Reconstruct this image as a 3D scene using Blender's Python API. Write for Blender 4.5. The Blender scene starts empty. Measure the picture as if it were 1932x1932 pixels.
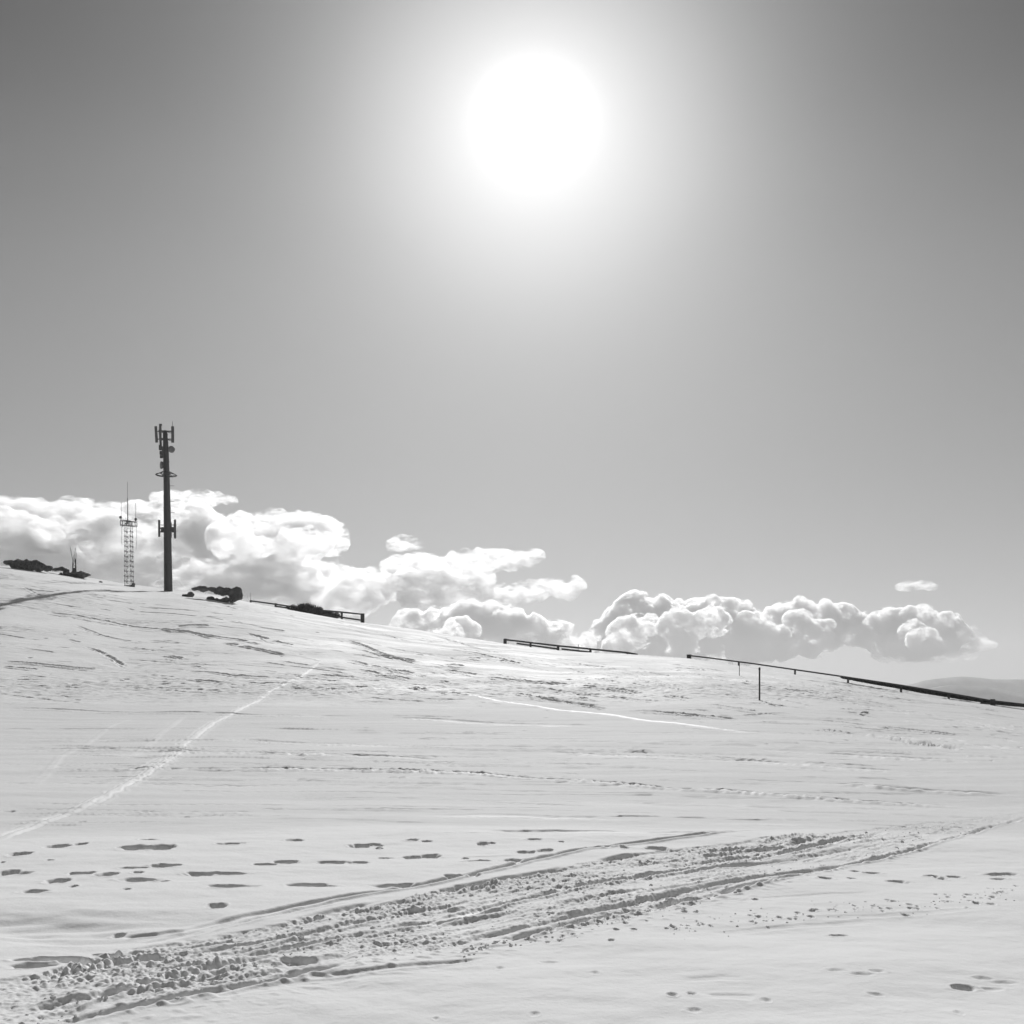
import bpy, bmesh, math, random
import numpy as np
from mathutils import Vector, Matrix, noise as mnoise

# ------------------------------------------------------------------ camera, sky, sun, exposure
sc = bpy.context.scene
COL = sc.collection
CAM_Z = 1.6
FOC = 1.025                      # focal length in picture widths
UNIT = 1932.0                    # pixel unit used in the survey notes
HOR = 1330.0                     # row of the true horizon
K = UNIT * FOC

cam_d = bpy.data.cameras.new('camera')
cam = bpy.data.objects.new('camera', cam_d)
COL.objects.link(cam)
cam.location = (0, 0, CAM_Z)
cam.rotation_euler = (math.radians(90), 0, 0)
cam_d.sensor_width = 36.0
cam_d.lens = 36.0 * FOC
cam_d.shift_y = (HOR - 966.0) / UNIT
cam_d.clip_start = 0.1
cam_d.clip_end = 60000.0
sc.camera = cam

SUN_PX, SUN_PY = 1008.0, 222.0
sun_dir = Vector(((SUN_PX - 966) / K, 1.0, (HOR - SUN_PY) / K)).normalized()
SUN_EL = math.asin(sun_dir.z)
SUN_AZ = math.atan2(sun_dir.x, sun_dir.y)        # clockwise from +Y

world = bpy.data.worlds.new('World')
sc.world = world
world.use_nodes = True
wt = world.node_tree
wt.nodes.clear()
def wn(t, **k):
    n = wt.nodes.new(t)
    for a, b in k.items(): setattr(n, a, b)
    return n
w_out = wn('ShaderNodeOutputWorld')
w_bg = wn('ShaderNodeBackground')
w_sky = wn('ShaderNodeTexSky', sky_type='NISHITA')
w_sky.sun_disc = False
w_sky.sun_elevation = SUN_EL
w_sky.sun_rotation = SUN_AZ
w_sky.altitude = 1500
w_sky.air_density = 1.0
w_sky.dust_density = 0.6
w_sky.ozone_density = 1.0
w_bw = wn('ShaderNodeRGBToBW')
w_geo = wn('ShaderNodeTexCoord')
w_nrm = wn('ShaderNodeVectorMath', operation='NORMALIZE')
e1 = Vector((0, 0, 1)).cross(sun_dir).normalized(); e2 = sun_dir.cross(e1).normalized()
w_d = []
for ax in (e1, e2*1.15, sun_dir):                # the aureole is a little broader than tall
    n_ = wn('ShaderNodeVectorMath', operation='DOT_PRODUCT'); n_.inputs[1].default_value = ax; w_d.append(n_)
w_c2 = wn('ShaderNodeCombineXYZ'); w_len = wn('ShaderNodeVectorMath', operation='LENGTH')
w_acos = wn('ShaderNodeMath', operation='ARCTAN2')
w_div = wn('ShaderNodeMath', operation='DIVIDE')
w_div.inputs[1].default_value = 1.0
w_cur = wn('ShaderNodeFloatCurve')                # brightness of the aureole against angle from the sun (radians)
# angle(rad) -> value/GLOWMAX
GLOWMAX = 30.0
GLOW = [(0.0, 30.0), (0.03, 13.0), (0.05, 9.2), (0.066, 7.7), (0.08, 6.9), (0.093, 6.2), (0.115, 5.2), (0.141, 4.1), (0.177, 2.8), (0.225, 1.7), (0.28, 1.0), (0.336, 0.6), (0.4, 0.3), (0.47, 0.1), (0.55, 0.0), (1.0, 0.0)]
ELEV = [(0.0, .31), (.05, .35), (.1, .40), (.2, .475), (.32, .50), (.42, .385), (.55, .18), (1.0, .25)]     # thinner, darker air higher up
SKY_LEVEL = 5.2
cm = w_cur.mapping
cv = cm.curves[0]
while len(cv.points) > 2: cv.points.remove(cv.points[1])
cv.points[0].location = (0.0, GLOW[0][1] / GLOWMAX)
cv.points[1].location = (1.0, 0.0)
for a, v in GLOW[1:-1]: cv.points.new(a, v / GLOWMAX)
cm.update()
w_gs = wn('ShaderNodeMath', operation='MULTIPLY'); w_gs.inputs[1].default_value = GLOWMAX
w_pw = wn('ShaderNodeMath', operation='POWER'); w_pw.inputs[1].default_value = 1.0
w_sl = wn('ShaderNodeMath', operation='MULTIPLY')
w_sep = wn('ShaderNodeSeparateXYZ')
w_el = wn('ShaderNodeFloatCurve')
ce = w_el.mapping.curves[0]
ce.points[0].location = (0.0, ELEV[0][1]); ce.points[1].location = (1.0, ELEV[-1][1])
for a, v in ELEV[1:-1]: ce.points.new(a, v)
w_el.mapping.update()
w_add = wn('ShaderNodeMath', operation='ADD')
L = wt.links.new
L(w_sky.outputs[0], w_bw.inputs[0]); L(w_bw.outputs[0], w_pw.inputs[0]); L(w_pw.outputs[0], w_sl.inputs[0])
L(w_geo.outputs['Generated'], w_nrm.inputs[0]); 
for n_ in w_d: L(w_nrm.outputs[0], n_.inputs[0])
L(w_d[0].outputs['Value'], w_c2.inputs[0]); L(w_d[1].outputs['Value'], w_c2.inputs[1]); L(w_c2.outputs[0], w_len.inputs[0])
L(w_len.outputs['Value'], w_acos.inputs[0]); L(w_d[2].outputs['Value'], w_acos.inputs[1]); L(w_acos.outputs[0], w_div.inputs[0])
L(w_div.outputs[0], w_cur.inputs['Value']); L(w_cur.outputs[0], w_gs.inputs[0])
L(w_sl.outputs[0], w_add.inputs[0]); L(w_gs.outputs[0], w_add.inputs[1])
L(w_nrm.outputs[0], w_sep.inputs[0]); L(w_sep.outputs['Z'], w_el.inputs['Value']); L(w_el.outputs[0], w_sl.inputs[1])
L(w_add.outputs[0], w_bg.inputs['Color']); L(w_bg.outputs[0], w_out.inputs['Surface'])
w_bg.inputs['Strength'].default_value = 0.1

sun_l = bpy.data.lights.new('sun', 'SUN')
sun_l.energy = 4.15
sun_l.angle = math.radians(0.5)
sun_l.color = (1.0, 1.0, 1.0)
sun = bpy.data.objects.new('sun', sun_l)
COL.objects.link(sun)
sun.rotation_euler = (-sun_dir).to_track_quat('-Z', 'Y').to_euler()
sun.location = (0, 0, 60)

vs = sc.view_settings
vs.view_transform = 'Standard'; vs.look = 'None'; vs.gamma = 1.0; vs.use_curve_mapping = False
vs.exposure = 0.0
cy = sc.cycles
cy.use_denoising = True
cy.max_bounces = 12
cy.volume_bounces = 5
cy.diffuse_bounces = 3
cy.glossy_bounces = 2
cy.transparent_max_bounces = 24

# ------------------------------------------------------------------ helpers
def tag(o, label=None, cat=None, group=None, kind=None):
    if label: o['label'] = label
    if cat: o['category'] = cat
    if group: o['group'] = group
    if kind: o['kind'] = kind
    return o

def link(name, me, mat=None, parent=None, loc=None):
    o = bpy.data.objects.new(name, me)
    COL.objects.link(o)
    if mat is not None and len(me.materials) == 0: me.materials.append(mat)
    if loc is not None: o.location = loc
    if parent is not None: o.parent = parent
    return o

def empty(name, loc, rz=0.0):
    o = bpy.data.objects.new(name, None)
    o.empty_display_size = 0.5
    COL.objects.link(o)
    o.location = loc
    o.rotation_euler = (0, 0, rz)
    return o

class MB:
    def __init__(s): s.bm = bmesh.new()
    def bar(s, a, b, w, d=None, up=(0, 0, 1), bevel=True):
        a, b = Vector(a), Vector(b); d = w if d is None else d
        z = (b - a).normalized(); up = Vector(up)
        if abs(z.dot(up)) > .98: up = Vector((0, 1, 0))
        x = z.cross(up).normalized(); y = x.cross(z).normalized()
        vs_ = []
        c = min(w, d) * .18 if bevel else 0
        prof = [(-w/2+c, -d/2), (w/2-c, -d/2), (w/2, -d/2+c), (w/2, d/2-c), (w/2-c, d/2), (-w/2+c, d/2), (-w/2, d/2-c), (-w/2, -d/2+c)] if bevel else [(-w/2, -d/2), (w/2, -d/2), (w/2, d/2), (-w/2, d/2)]
        for p in (a, b): vs_.append([s.bm.verts.new(p + x * i + y * j) for i, j in prof])
        n = len(prof)
        for i in range(n): s.bm.faces.new((vs_[0][i], vs_[0][(i+1) % n], vs_[1][(i+1) % n], vs_[1][i]))
        s.bm.faces.new(vs_[0][::-1]); s.bm.faces.new(vs_[1])
        return s
    def tube(s, pts, rad, n=10):
        pts = [Vector(p) for p in pts]
        rad = [rad] * len(pts) if not hasattr(rad, '__len__') else rad
        rings = []; x = None
        for i, p in enumerate(pts):
            z = (pts[min(i+1, len(pts)-1)] - pts[max(i-1, 0)]).normalized()
            if x is None: x = z.orthogonal().normalized()
            x = (x - z * x.dot(z)).normalized(); y = z.cross(x)
            rings.append([s.bm.verts.new(p + (x * math.cos(2*math.pi*k/n) + y * math.sin(2*math.pi*k/n)) * rad[i]) for k in range(n)])
        for i in range(len(rings)-1):
            for k in range(n): s.bm.faces.new((rings[i][k], rings[i][(k+1) % n], rings[i+1][(k+1) % n], rings[i+1][k]))
        s.bm.faces.new(rings[0][::-1]); s.bm.faces.new(rings[-1])
        return s
    def build(s, name, mat, parent=None, smooth=False):
        bmesh.ops.recalc_face_normals(s.bm, faces=s.bm.faces)
        me = bpy.data.meshes.new(name); s.bm.to_mesh(me); s.bm.free()
        if smooth: me.polygons.foreach_set('use_smooth', [True] * len(me.polygons))
        return link(name, me, mat, parent)

def mat(name, base, rough=0.6, metal=0.0, var=0.0, scale=3.0, bump=0.0, bscale=20.0, spec=0.5):
    m = bpy.data.materials.new(name); m.use_nodes = True
    nt = m.node_tree; b = nt.nodes['Principled BSDF']
    b.inputs['Base Color'].default_value = (base, base, base, 1)
    b.inputs['Roughness'].default_value = rough
    b.inputs['Metallic'].default_value = metal
    b.inputs['Specular IOR Level'].default_value = spec
    tc = nt.nodes.new('ShaderNodeTexCoord')
    if var:
        n = nt.nodes.new('ShaderNodeTexNoise'); n.inputs['Scale'].default_value = scale; n.inputs['Detail'].default_value = 6
        r = nt.nodes.new('ShaderNodeMapRange')
        r.inputs['From Min'].default_value = .3; r.inputs['From Max'].default_value = .7
        r.inputs['To Min'].default_value = base * (1 - var); r.inputs['To Max'].default_value = base * (1 + var)
        nt.links.new(tc.outputs['Object'], n.inputs['Vector']); nt.links.new(n.outputs['Fac'], r.inputs['Value'])
        nt.links.new(r.outputs[0], b.inputs['Base Color'])
    if bump:
        n = nt.nodes.new('ShaderNodeTexNoise'); n.inputs['Scale'].default_value = bscale; n.inputs['Detail'].default_value = 5
        bp = nt.nodes.new('ShaderNodeBump'); bp.inputs['Strength'].default_value = bump; bp.inputs['Distance'].default_value = .1
        nt.links.new(tc.outputs['Object'], n.inputs['Vector']); nt.links.new(n.outputs['Fac'], bp.inputs['Height'])
        nt.links.new(bp.outputs[0], b.inputs['Normal'])
    return m

# ------------------------------------------------------------------ value noise in numpy
_rng = np.random.default_rng(7)
_perm = _rng.permutation(4096).astype(np.int64)
_grad = _rng.uniform(0, 2*np.pi, 4096)
_gx, _gy = np.cos(_grad).astype(np.float32), np.sin(_grad).astype(np.float32)
def perlin(x, y, seed=0):
    xi = np.floor(x).astype(np.int64); yi = np.floor(y).astype(np.int64)
    xf = (x - xi).astype(np.float32); yf = (y - yi).astype(np.float32)
    u = xf*xf*xf*(xf*(xf*6-15)+10); v = yf*yf*yf*(yf*(yf*6-15)+10)
    def g(i, j, dx, dy):
        h = _perm[(i + _perm[(j + seed*131) & 4095]) & 4095]
        return _gx[h]*dx + _gy[h]*dy
    a = g(xi, yi, xf, yf); b = g(xi+1, yi, xf-1, yf)
    c = g(xi, yi+1, xf, yf-1); d = g(xi+1, yi+1, xf-1, yf-1)
    return (a + (b-a)*u + (c-a)*v + (a-b-c+d)*u*v) * 1.5
def fbm(x, y, oct_=4, seed=0, gain=.5):
    s = 0; a = 1.0
    for o in range(oct_):
        s = s + a*perlin(x, y, seed+o*3); a *= gain; x = x*2.03+11.3; y = y*2.03+5.1
    return s
def sstep(a, b, x):
    t = np.clip((x-a)/(b-a), 0, 1); return t*t*(3-2*t)

# ------------------------------------------------------------------ terrain: a snow slope rising to a ridge
# skyline of the ridge in survey pixels: (column, row, distance of the crest in metres)
RIDGE = np.array([
    (-2200, 1150, 170), (-1200, 1100, 185), (-500, 1070, 200), (-150, 1058, 205), (0, 1066, 208), (50, 1071, 208), (90, 1077, 208), (140, 1085, 207), (240, 1102, 205), (320, 1110, 200),
    (400, 1121, 195), (470, 1136, 190), (520, 1145.5, 187), (600, 1160.5, 182), (640, 1167.5, 179), (690, 1175.5, 176), (780, 1187, 172), (860, 1200, 168), (950, 1214, 162), (1000, 1221, 160), (1060, 1228, 156), (1130, 1232, 151),
    (1200, 1235, 146), (1300, 1242, 138), (1400, 1257, 132), (1500, 1272, 127), (1700, 1303, 118), (1840, 1322, 113), (1932, 1334, 110),
    (2200, 1350, 110), (3000, 1352, 112), (5200, 1350, 115)], float)
PROF = np.array([(0, 0), (.1, 0), (.2, .0), (.3, .04), (.4, .115), (.5, .25), (.6, .42), (.7, .60), (.8, .765), (.9, .895), (1, 1)], float)
_ff = np.linspace(0, 1, 400)
# smooth profile through the knots
_pp = np.interp(_ff, PROF[:, 0], PROF[:, 1])
_k = np.ones(31)/31; _pad = np.pad(_pp, 15, mode='reflect', reflect_type='odd'); _pp = np.convolve(_pad, _k, 'valid'); _pp -= _pp[0]; _pp /= _pp[-1]
_uu = np.linspace(-2200, 5200, 1500)
_ry = np.interp(_uu, RIDGE[:, 0], RIDGE[:, 1]); _rd = np.interp(_uu, RIDGE[:, 0], RIDGE[:, 2])
def _sm(a, n=9):
    p = np.pad(a, n//2, mode='edge'); return np.convolve(p, np.ones(n)/n, 'valid')
_ry = _sm(_ry, 7); _rd = _sm(_rd, 21)

def base_height(x, y):
    """large shape of the ground at world x, y (arrays)"""
    r = np.hypot(x, y); phi = np.arctan2(x, y)
    pc = np.clip(phi, -1.15, 1.15)
    px = 966 + np.tan(pc)*K
    ry = np.interp(px, _uu, _ry); rd = np.interp(px, _uu, _rd)/np.cos(np.clip(phi, -.5, .5))
    tn = (HOR-ry)/K*np.cos(np.clip(phi, -.6, .6))
    zr = CAM_Z + tn*rd
    f = r/rd
    z = zr*np.interp(np.clip(f, 0, 1), _ff, _pp)
    # rounded crest and the far side falling to the valley
    over = np.clip(r-rd, 0, None)
    fall = np.where(over < 60, over**2*.0045, .0045*3600 + (over-60)*.45)
    z = z + np.minimum(over, 30)*.02 - fall
    valley = -260 + 25*np.sin(x*.0011+1)*np.cos(y*.0009)
    z = np.maximum(z, valley)
    # behind the photographer the ground stays a gentle slope
    back = sstep(1.4, 2.2, np.abs(phi))
    zb = -.01*r - .00002*r*r
    z = z*(1-back) + np.maximum(zb, -260)*back
    # low bank in front and a shallow dip behind it
    front = 1-sstep(60, 120, r)
    bank = .05*np.exp(-((r-13.2)/1.3)**2) - .16*np.exp(-((r-19)/5.0)**2)
    z = z + bank*front
    # broad undulations
    z = z + .10*perlin(x/7, y/7, 2)*sstep(6, 30, r)*(1-sstep(300, 400, r))
    z = z + .5*perlin(x/28+3, y/28, 5)*sstep(50, 130, r)*(1-sstep(300, 400, r))
    z = z + 14*fbm(x/400, y/400, 3, 9)*sstep(330, 1500, r)
    return z

# grid in azimuth and distance, dense where the picture looks
HALF = 0.5
phis = np.concatenate([np.linspace(-math.pi, -HALF, 90)[:-1], np.linspace(-HALF, HALF, 1120), np.linspace(HALF, math.pi, 90)[1:-1]])
r1 = np.exp(np.arange(math.log(.6), math.log(4.6), .05))
r2 = np.exp(np.arange(math.log(4.6), math.log(16), .0018))
r3 = 16*np.exp(np.arange(0, math.log(50/16), .0040))
r4 = np.arange(50, 222, .14)
r5 = 222*np.exp(np.arange(0, math.log(7000/222), .05))
rs = np.concatenate([r1, r2, r3, r4, r5])
PH, RR = np.meshgrid(phis, rs, indexing='ij')
GX = RR*np.sin(PH); GY = RR*np.cos(PH)
GZ = base_height(GX, GY)
FROW = (phis >= -HALF-1e-6) & (phis <= HALF+1e-6)
i0, i1 = np.where(FROW)[0][[0, -1]]

# unproject: survey pixel -> point on the large ground shape
def row_of(x, y, z): return HOR - (z-CAM_Z)/np.maximum(y, .1)*K
_rt = np.concatenate([np.arange(4.2, 40, .02), np.arange(40, 215, .1)])
def unproj(px, py):
    phi = math.atan((px-966)/K)
    x = _rt*math.sin(phi); y = _rt*math.cos(phi)
    rows = row_of(x, y, base_height(x, y))
    mi = np.minimum.accumulate(rows)
    idx = np.searchsorted(-mi, -py)
    idx = min(max(idx, 0), len(_rt)-1)
    if idx > 0 and mi[idx-1] > mi[idx]:
        t = (mi[idx-1]-py)/(mi[idx-1]-mi[idx]); t = min(max(t, 0), 1)
        rr = _rt[idx-1]*(1-t)+_rt[idx]*t
    else: rr = _rt[idx]
    return rr*math.sin(phi), rr*math.cos(phi), rr

DZ = np.zeros_like(GZ)
PACK = np.zeros_like(GZ)          # polished, wind- and ski-packed snow
def window(x0, x1, y0, y1):
    """index window of the dense grid that covers a world-space box"""
    xs = np.array([x0, x1, x0, x1, (x0+x1)/2]); ys = np.maximum(np.array([y0, y0, y1, y1, y0]), .5)
    ph = np.arctan2(xs, ys); rr = np.hypot(xs, ys)
    a, b = np.searchsorted(phis, [ph.min(), ph.max()])
    rmin = max(min(rr.min(), y0), .5)
    c, d = np.searchsorted(rs, [rmin, rr.max()])
    a = max(a-1, i0); b = min(b+2, i1+1); c = max(c-1, 0); d = min(d+2, len(rs))
    return slice(a, b), slice(c, d)

def pit(px, py, hw, hh, depth=None, rim=.25, seed=0, soft=False):
    """a footprint or a break in the crust; half sizes in survey pixels"""
    x, y, r = unproj(px, py)
    a = hw*r/K
    b = max(hh*r*r/(K*CAM_Z)*1.0, .04) if r < 40 else hh*r/K*6
    b = min(b, a*1.6)
    if depth is None: depth = min(.5*b, .12)
    m = 2.2
    sl = window(x-a*m, x+a*m, y-b*m, y+b*m)
    X = GX[sl]; Y = GY[sl]
    if X.size == 0: return
    wob = .28*perlin(X/(a*.7)+seed*7.1, Y/(b*.8)+seed, 3) + .05*perlin(X/.07, Y/.07, 4)
    q = np.sqrt(((X-x)/a)**2 + ((Y-y)/b)**2) + wob
    hole = 1-(sstep(.1, 1.15, q) if soft else sstep(.45, 1.1, q))
    ridge = np.exp(-((q-1.2)/.2)**2)
    DZ[sl] += -depth*hole + min(depth*rim, .007)*ridge*(.6+.8*perlin(X/.12, Y/.12, 8))

NEARW = [1]
def stroke(pts, width, depth, rim=.3, rough=0.0, pack=0.0, fade=True, wob=.15, asym=0.0, brk=0.0, seed=0):
    """a groove (depth > 0) or a ridge (depth < 0) along survey pixels; width in metres"""
    P = [unproj(*p)[:2] for p in pts]
    rmean = np.mean([math.hypot(*p) for p in P]); near_ = rmean < 16 and NEARW[0]
    if near_: width, depth = max(width*1.6, .009*rmean), depth*.42
    # dense resampling
    Q = []
    for (xa, ya), (xb, yb) in zip(P[:-1], P[1:]):
        n = max(2, int(math.hypot(xb-xa, yb-ya)/max(width*1.2, .3)))
        for k in range(n): Q.append((xa+(xb-xa)*k/n, ya+(yb-ya)*k/n))
    Q.append(P[-1]); Q = np.array(Q)
    if len(Q) > 6:
        kk = 5; Qp = np.pad(Q, ((kk//2, kk//2), (0, 0)), mode='edge')
        Q = np.stack([np.convolve(Qp[:, i], np.ones(kk)/kk, 'valid') for i in (0, 1)], 1)
    seg = np.hypot(*(Q[1:]-Q[:-1]).T); cum = np.concatenate([[0], np.cumsum(seg)]); tot = cum[-1]
    R = width*2.4
    chunk = 12
    best = {}
    for s in range(0, len(Q)-1, chunk):
        q = Q[s:s+chunk+1]
        sl = window(q[:, 0].min()-R, q[:, 0].max()+R, q[:, 1].min()-R, q[:, 1].max()+R)
        X = GX[sl]; Y = GY[sl]
        if X.size == 0: continue
        dmin = np.full(X.shape, 1e9); along = np.zeros(X.shape); side = np.zeros(X.shape)
        for k in range(len(q)-1):
            ax, ay = q[k]; bx, by = q[k+1]; dx, dy = bx-ax, by-ay; l2 = dx*dx+dy*dy+1e-12
            t = ((X-ax)*dx+(Y-ay)*dy)/l2
            tc = np.clip(t, 0, 1)
            d = np.hypot(X-ax-tc*dx, Y-ay-tc*dy)
            mk = d < dmin
            dmin = np.where(mk, d, dmin); along = np.where(mk, cum[s+k]+tc*math.sqrt(l2), along)
            side = np.where(mk, np.sign((X-ax)*dy-(Y-ay)*dx), side)
        # each sample belongs to one chunk only
        lo, hi = cum[s], cum[min(s+chunk, len(Q)-1)]
        first, last = s == 0, s+chunk >= len(Q)-1
        own = (dmin < R) & ((along > lo+1e-6) | first) & ((along < hi-1e-6) | last | True)
        key = (sl[0].start, sl[0].stop, sl[1].start, sl[1].stop)
        w = width*(1+wob*2*perlin(along/(width*4)+seed*3.3, along*0+seed, 6))
        q_ = dmin/w
        amp = np.ones(X.shape)
        if fade: amp = amp*sstep(0, min(tot*.18, 40*width), along)*sstep(0, min(tot*.18, 40*width), tot-along)
        if brk: amp = amp*sstep(-brk, brk, perlin(along/(width*9)+seed*5.7, along*0+seed*2.2, 7)+brk*.2+(.12 if near_ else .32))
        prof = -(1-sstep(.3, .75, q_)) + rim*np.exp(-((q_-1.0)/.28)**2)*(1+asym*side)
        if rough: prof = prof*(1+rough*perlin(X/max(width*.6, .12), Y/max(width*.5, .08), 11)*1.5)
        val = depth*amp*prof
        pk = pack*amp*np.exp(-(q_/.9)**2)*own
        sub = STK[sl]; own2 = own & (dmin < SD[sl])
        sub[own2] = val[own2]; SD[sl][own2] = dmin[own2]
        PACK[sl] = np.maximum(PACK[sl], pk)
        TOUCH.append(sl)
SD = np.full(GZ.shape, 1e9, np.float32); STK = np.zeros_like(GZ); TOUCH = []
def groove(*a, **k):
    TOUCH.clear()
    stroke(*a, **k)
    for sl in TOUCH:
        DZ[sl] += STK[sl]; STK[sl] = 0
        SD[sl] = 1e9

def c1(*p): return [(x*.4068, 1493.4+y*.4068) for x, y in p]
def c2(*p): return [(707.4+x*.3255, 1493.4+y*.3255) for x, y in p]
def c3(*p): return [(1257.6+x*.3491, 1493.4+y*.3491) for x, y in p]
def c4(*p): return [(x*.4068, 1100.4+y*.4068) for x, y in p]
def c5(*p): return [(707.4+x*.3255, 1179+y*.3255) for x, y in p]
def c6(*p): return [(1257.6+x*.3491, 1218.3+y*.3491) for x, y in p]

# --- footprints and crust breaks
rnd = random.Random(3)
F1 = [(270,248,45,8),(375,241,27,4),(690,219,42,4),(640,262,80,10),(745,258,70,11),(1065,240,60,6),(1135,235,25,2),(1365,219,42,5),(1670,248,50,9),(1735,244,28,7),(1760,263,18,3),
      (1910,224,35,5),(620,357,60,4),(760,348,70,7),(40,376,50,8),(110,377,40,5),(10,332,12,12),(640,381,25,6),(380,385,60,7),(490,392,45,8),(262,420,55,9),(650,411,85,9),(760,415,30,5),
      (930,379,75,7),(1060,377,75,6),(1225,336,55,5),(1325,324,60,7),(1540,327,75,6),(1660,324,55,5),(1075,437,105,9),(1440,426,105,10),(1000,527,45,11),(1830,424,110,11),(550,636,30,7),
      (590,454,20,3),(340,444,20,4),(230,327,20,2),(380,139,18,7),(45,92,25,3),(865,116,14,2),(1025,113,10,2),(90,296,50,8),(160,470,60,8)]
F2 = [(210,281,34,6),(300,287,36,3),(625,301,40,9),(680,297,22,9),(20,308,30,4),(20,328,25,4),(925,280,45,4),(1080,291,18,5),(60,378,60,3),(220,376,60,9),(320,370,60,10),(525,387,25,5),
      (870,357,55,9),(990,347,50,8),(600,405,90,6),(800,403,55,9),(450,484,65,10),(570,487,42,8),(1300,327,75,7),(1450,327,30,6),(1635,329,65,10),(1580,402,32,10),
      (1010,984,46,6),(1275,1056,25,5),(1725,1188,26,10),(1835,1180,26,8),(925,1292,26,9),(725,1024,25,3),(1370,872,22,4),(1500,802,20,7),(1400,802,22,6),(1690,792,15,5),(355,1294,16,3)]
F3 = [(1600,1064,75,13),(1745,1066,60,5),(1825,1030,58,9),(1710,1012,45,5),(1055,1012,48,8),(915,993,45,6),(1140,998,35,5),(1130,1112,38,6),(35,1108,25,9),(135,1098,25,8),(540,1142,25,6),
      (150,1184,35,7),(1580,1207,20,5),(1250,490,60,7),(1480,467,30,9),(1430,458,40,5),(1555,459,40,4),(1800,446,80,6),(1790,470,40,5),(860,478,40,8),(1110,440,50,5),(1020,428,30,6),
      (1000,475,25,5),(930,770,50,3),(480,583,20,3)]
for n, (lst, cv_, s) in enumerate(((F1, c1, .4068), (F2, c2, .3255), (F3, c3, .3491))):
    for k, (x, y, hw, hh) in enumerate(lst):
        (px, py), = cv_((x, y))
        soft = py > 1790 and not (n == 2 and hw == 75)
        pit(px, py, hw*s*(1.25 if soft else 1), hh*s, depth=.009 if soft else None, seed=k+n*50, rim=.3, soft=soft)
# dotted line of dropped crumbs across the right foreground
for k in range(80):
    t = rnd.random(); x = 1900*t; y = 735-172*t + rnd.gauss(0, 26)
    (px, py), = c3((x, y)); s = rnd.uniform(.5, 1)
    pit(px, py, rnd.uniform(3, 9)*s, rnd.uniform(1.0, 2.4)*s, depth=.016, seed=k, rim=1.0)
for k in range(70):
    t = rnd.random(); x = 900*(1-t)+1900*t; y = 850-230*t + rnd.gauss(0, 30)
    (px, py), = c2((x, y)); pit(px, py, rnd.uniform(2, 7), rnd.uniform(.8, 2), depth=.014, seed=k, rim=.9)

# broad wind hollow at the left, its far side turned to the camera
for (px, py, ax, ay, dp) in ((150, 1752, 1.0, .45, .045), (40, 1735, .7, .4, .035), (330, 1735, .5, .3, .012)):
    x, y, _r = unproj(px, py); sl = window(x-3*ax, x+3*ax, y-3*ay, y+3*ay)
    X = GX[sl]; Y = GY[sl]
    DZ[sl] -= dp*np.exp(-((X-x)/ax)**2-((Y-y+.1*(X-x))/ay)**2)*(1+.3*perlin(X/.5, Y/.15, 77))

# --- the churned track band across the foreground
UP = [(-60,1862),(0,1850),(60,1838),(110,1822),(160,1800),(215,1784),(330,1768),(420,1757),(480,1747),(560,1730),(700,1702),(780,1688),(860,1671),(940,1657),(1050,1639),(1200,1612),(1330,1593),(1450,1580),(1560,1572),(1700,1560),(1990,1520)]
LO = [(-60,1990),(60,1965),(163,1916),(252,1898),(354,1878),(488,1853),(610,1828),(707,1812),(766,1800),(880,1785),(1000,1762),(1114,1740),(1220,1722),(1336,1697),(1467,1668),(1572,1640),(1642,1620),(1704,1611),(1792,1585),(1851,1567),(1990,1524)]
up = np.array([unproj(*p)[:2] for p in UP]); lo = np.array([unproj(*p)[:2] for p in LO])
def col(px): return (px-966)/K
sl = (slice(i0, i1+1), slice(np.searchsorted(rs, 4.3), np.searchsorted(rs, 24)))
X = GX[sl]; Y = GY[sl]
A = X/Y
yu = np.interp(A, up[:, 0]/up[:, 1], up[:, 1]); yl = np.interp(A, lo[:, 0]/lo[:, 1], lo[:, 1])
edge = .10*perlin(X/.35, Y/.35, 21)+.05*perlin(X/.1, Y/.1, 22)
inb = sstep(-.02, .07, (yu+edge-Y)) * sstep(-.05, .25, (Y-yl+edge))
far = 1-sstep(13, 21, Y)*.85
U = X*.80+Y*.60; V2 = -X*.60+Y*.80
lump = .012*fbm(U/.30, V2/.13, 3, 31, .6) + .015*np.abs(perlin(U/.10, V2/.055, 33)) + .021*np.abs(perlin(U/.05, V2/.035, 34))
lump = lump * (.55+.9*sstep(-.3, .5, perlin(X/1.2, Y/1.0, 36)))
# (kept lower between the ruts)
# more chaos near its upper edge and at the left end
w_up = np.exp(-np.clip(yu-Y, 0, None)/.8)
cho = .6 + .7*w_up + .15*sstep(-1.5, -4.0, X)
DZ[sl] += inb*far*(-.024 + lump*cho*.95)
# faint crumbs outside the lower edge
out_ = np.exp(-np.clip(yl-Y, 0, None)/.35)*(1-inb)*(Y < yl+.2)
DZ[sl] += out_*.012*np.maximum(perlin(X/.09, Y/.07, 41)-.1, 0)*2*far
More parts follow.
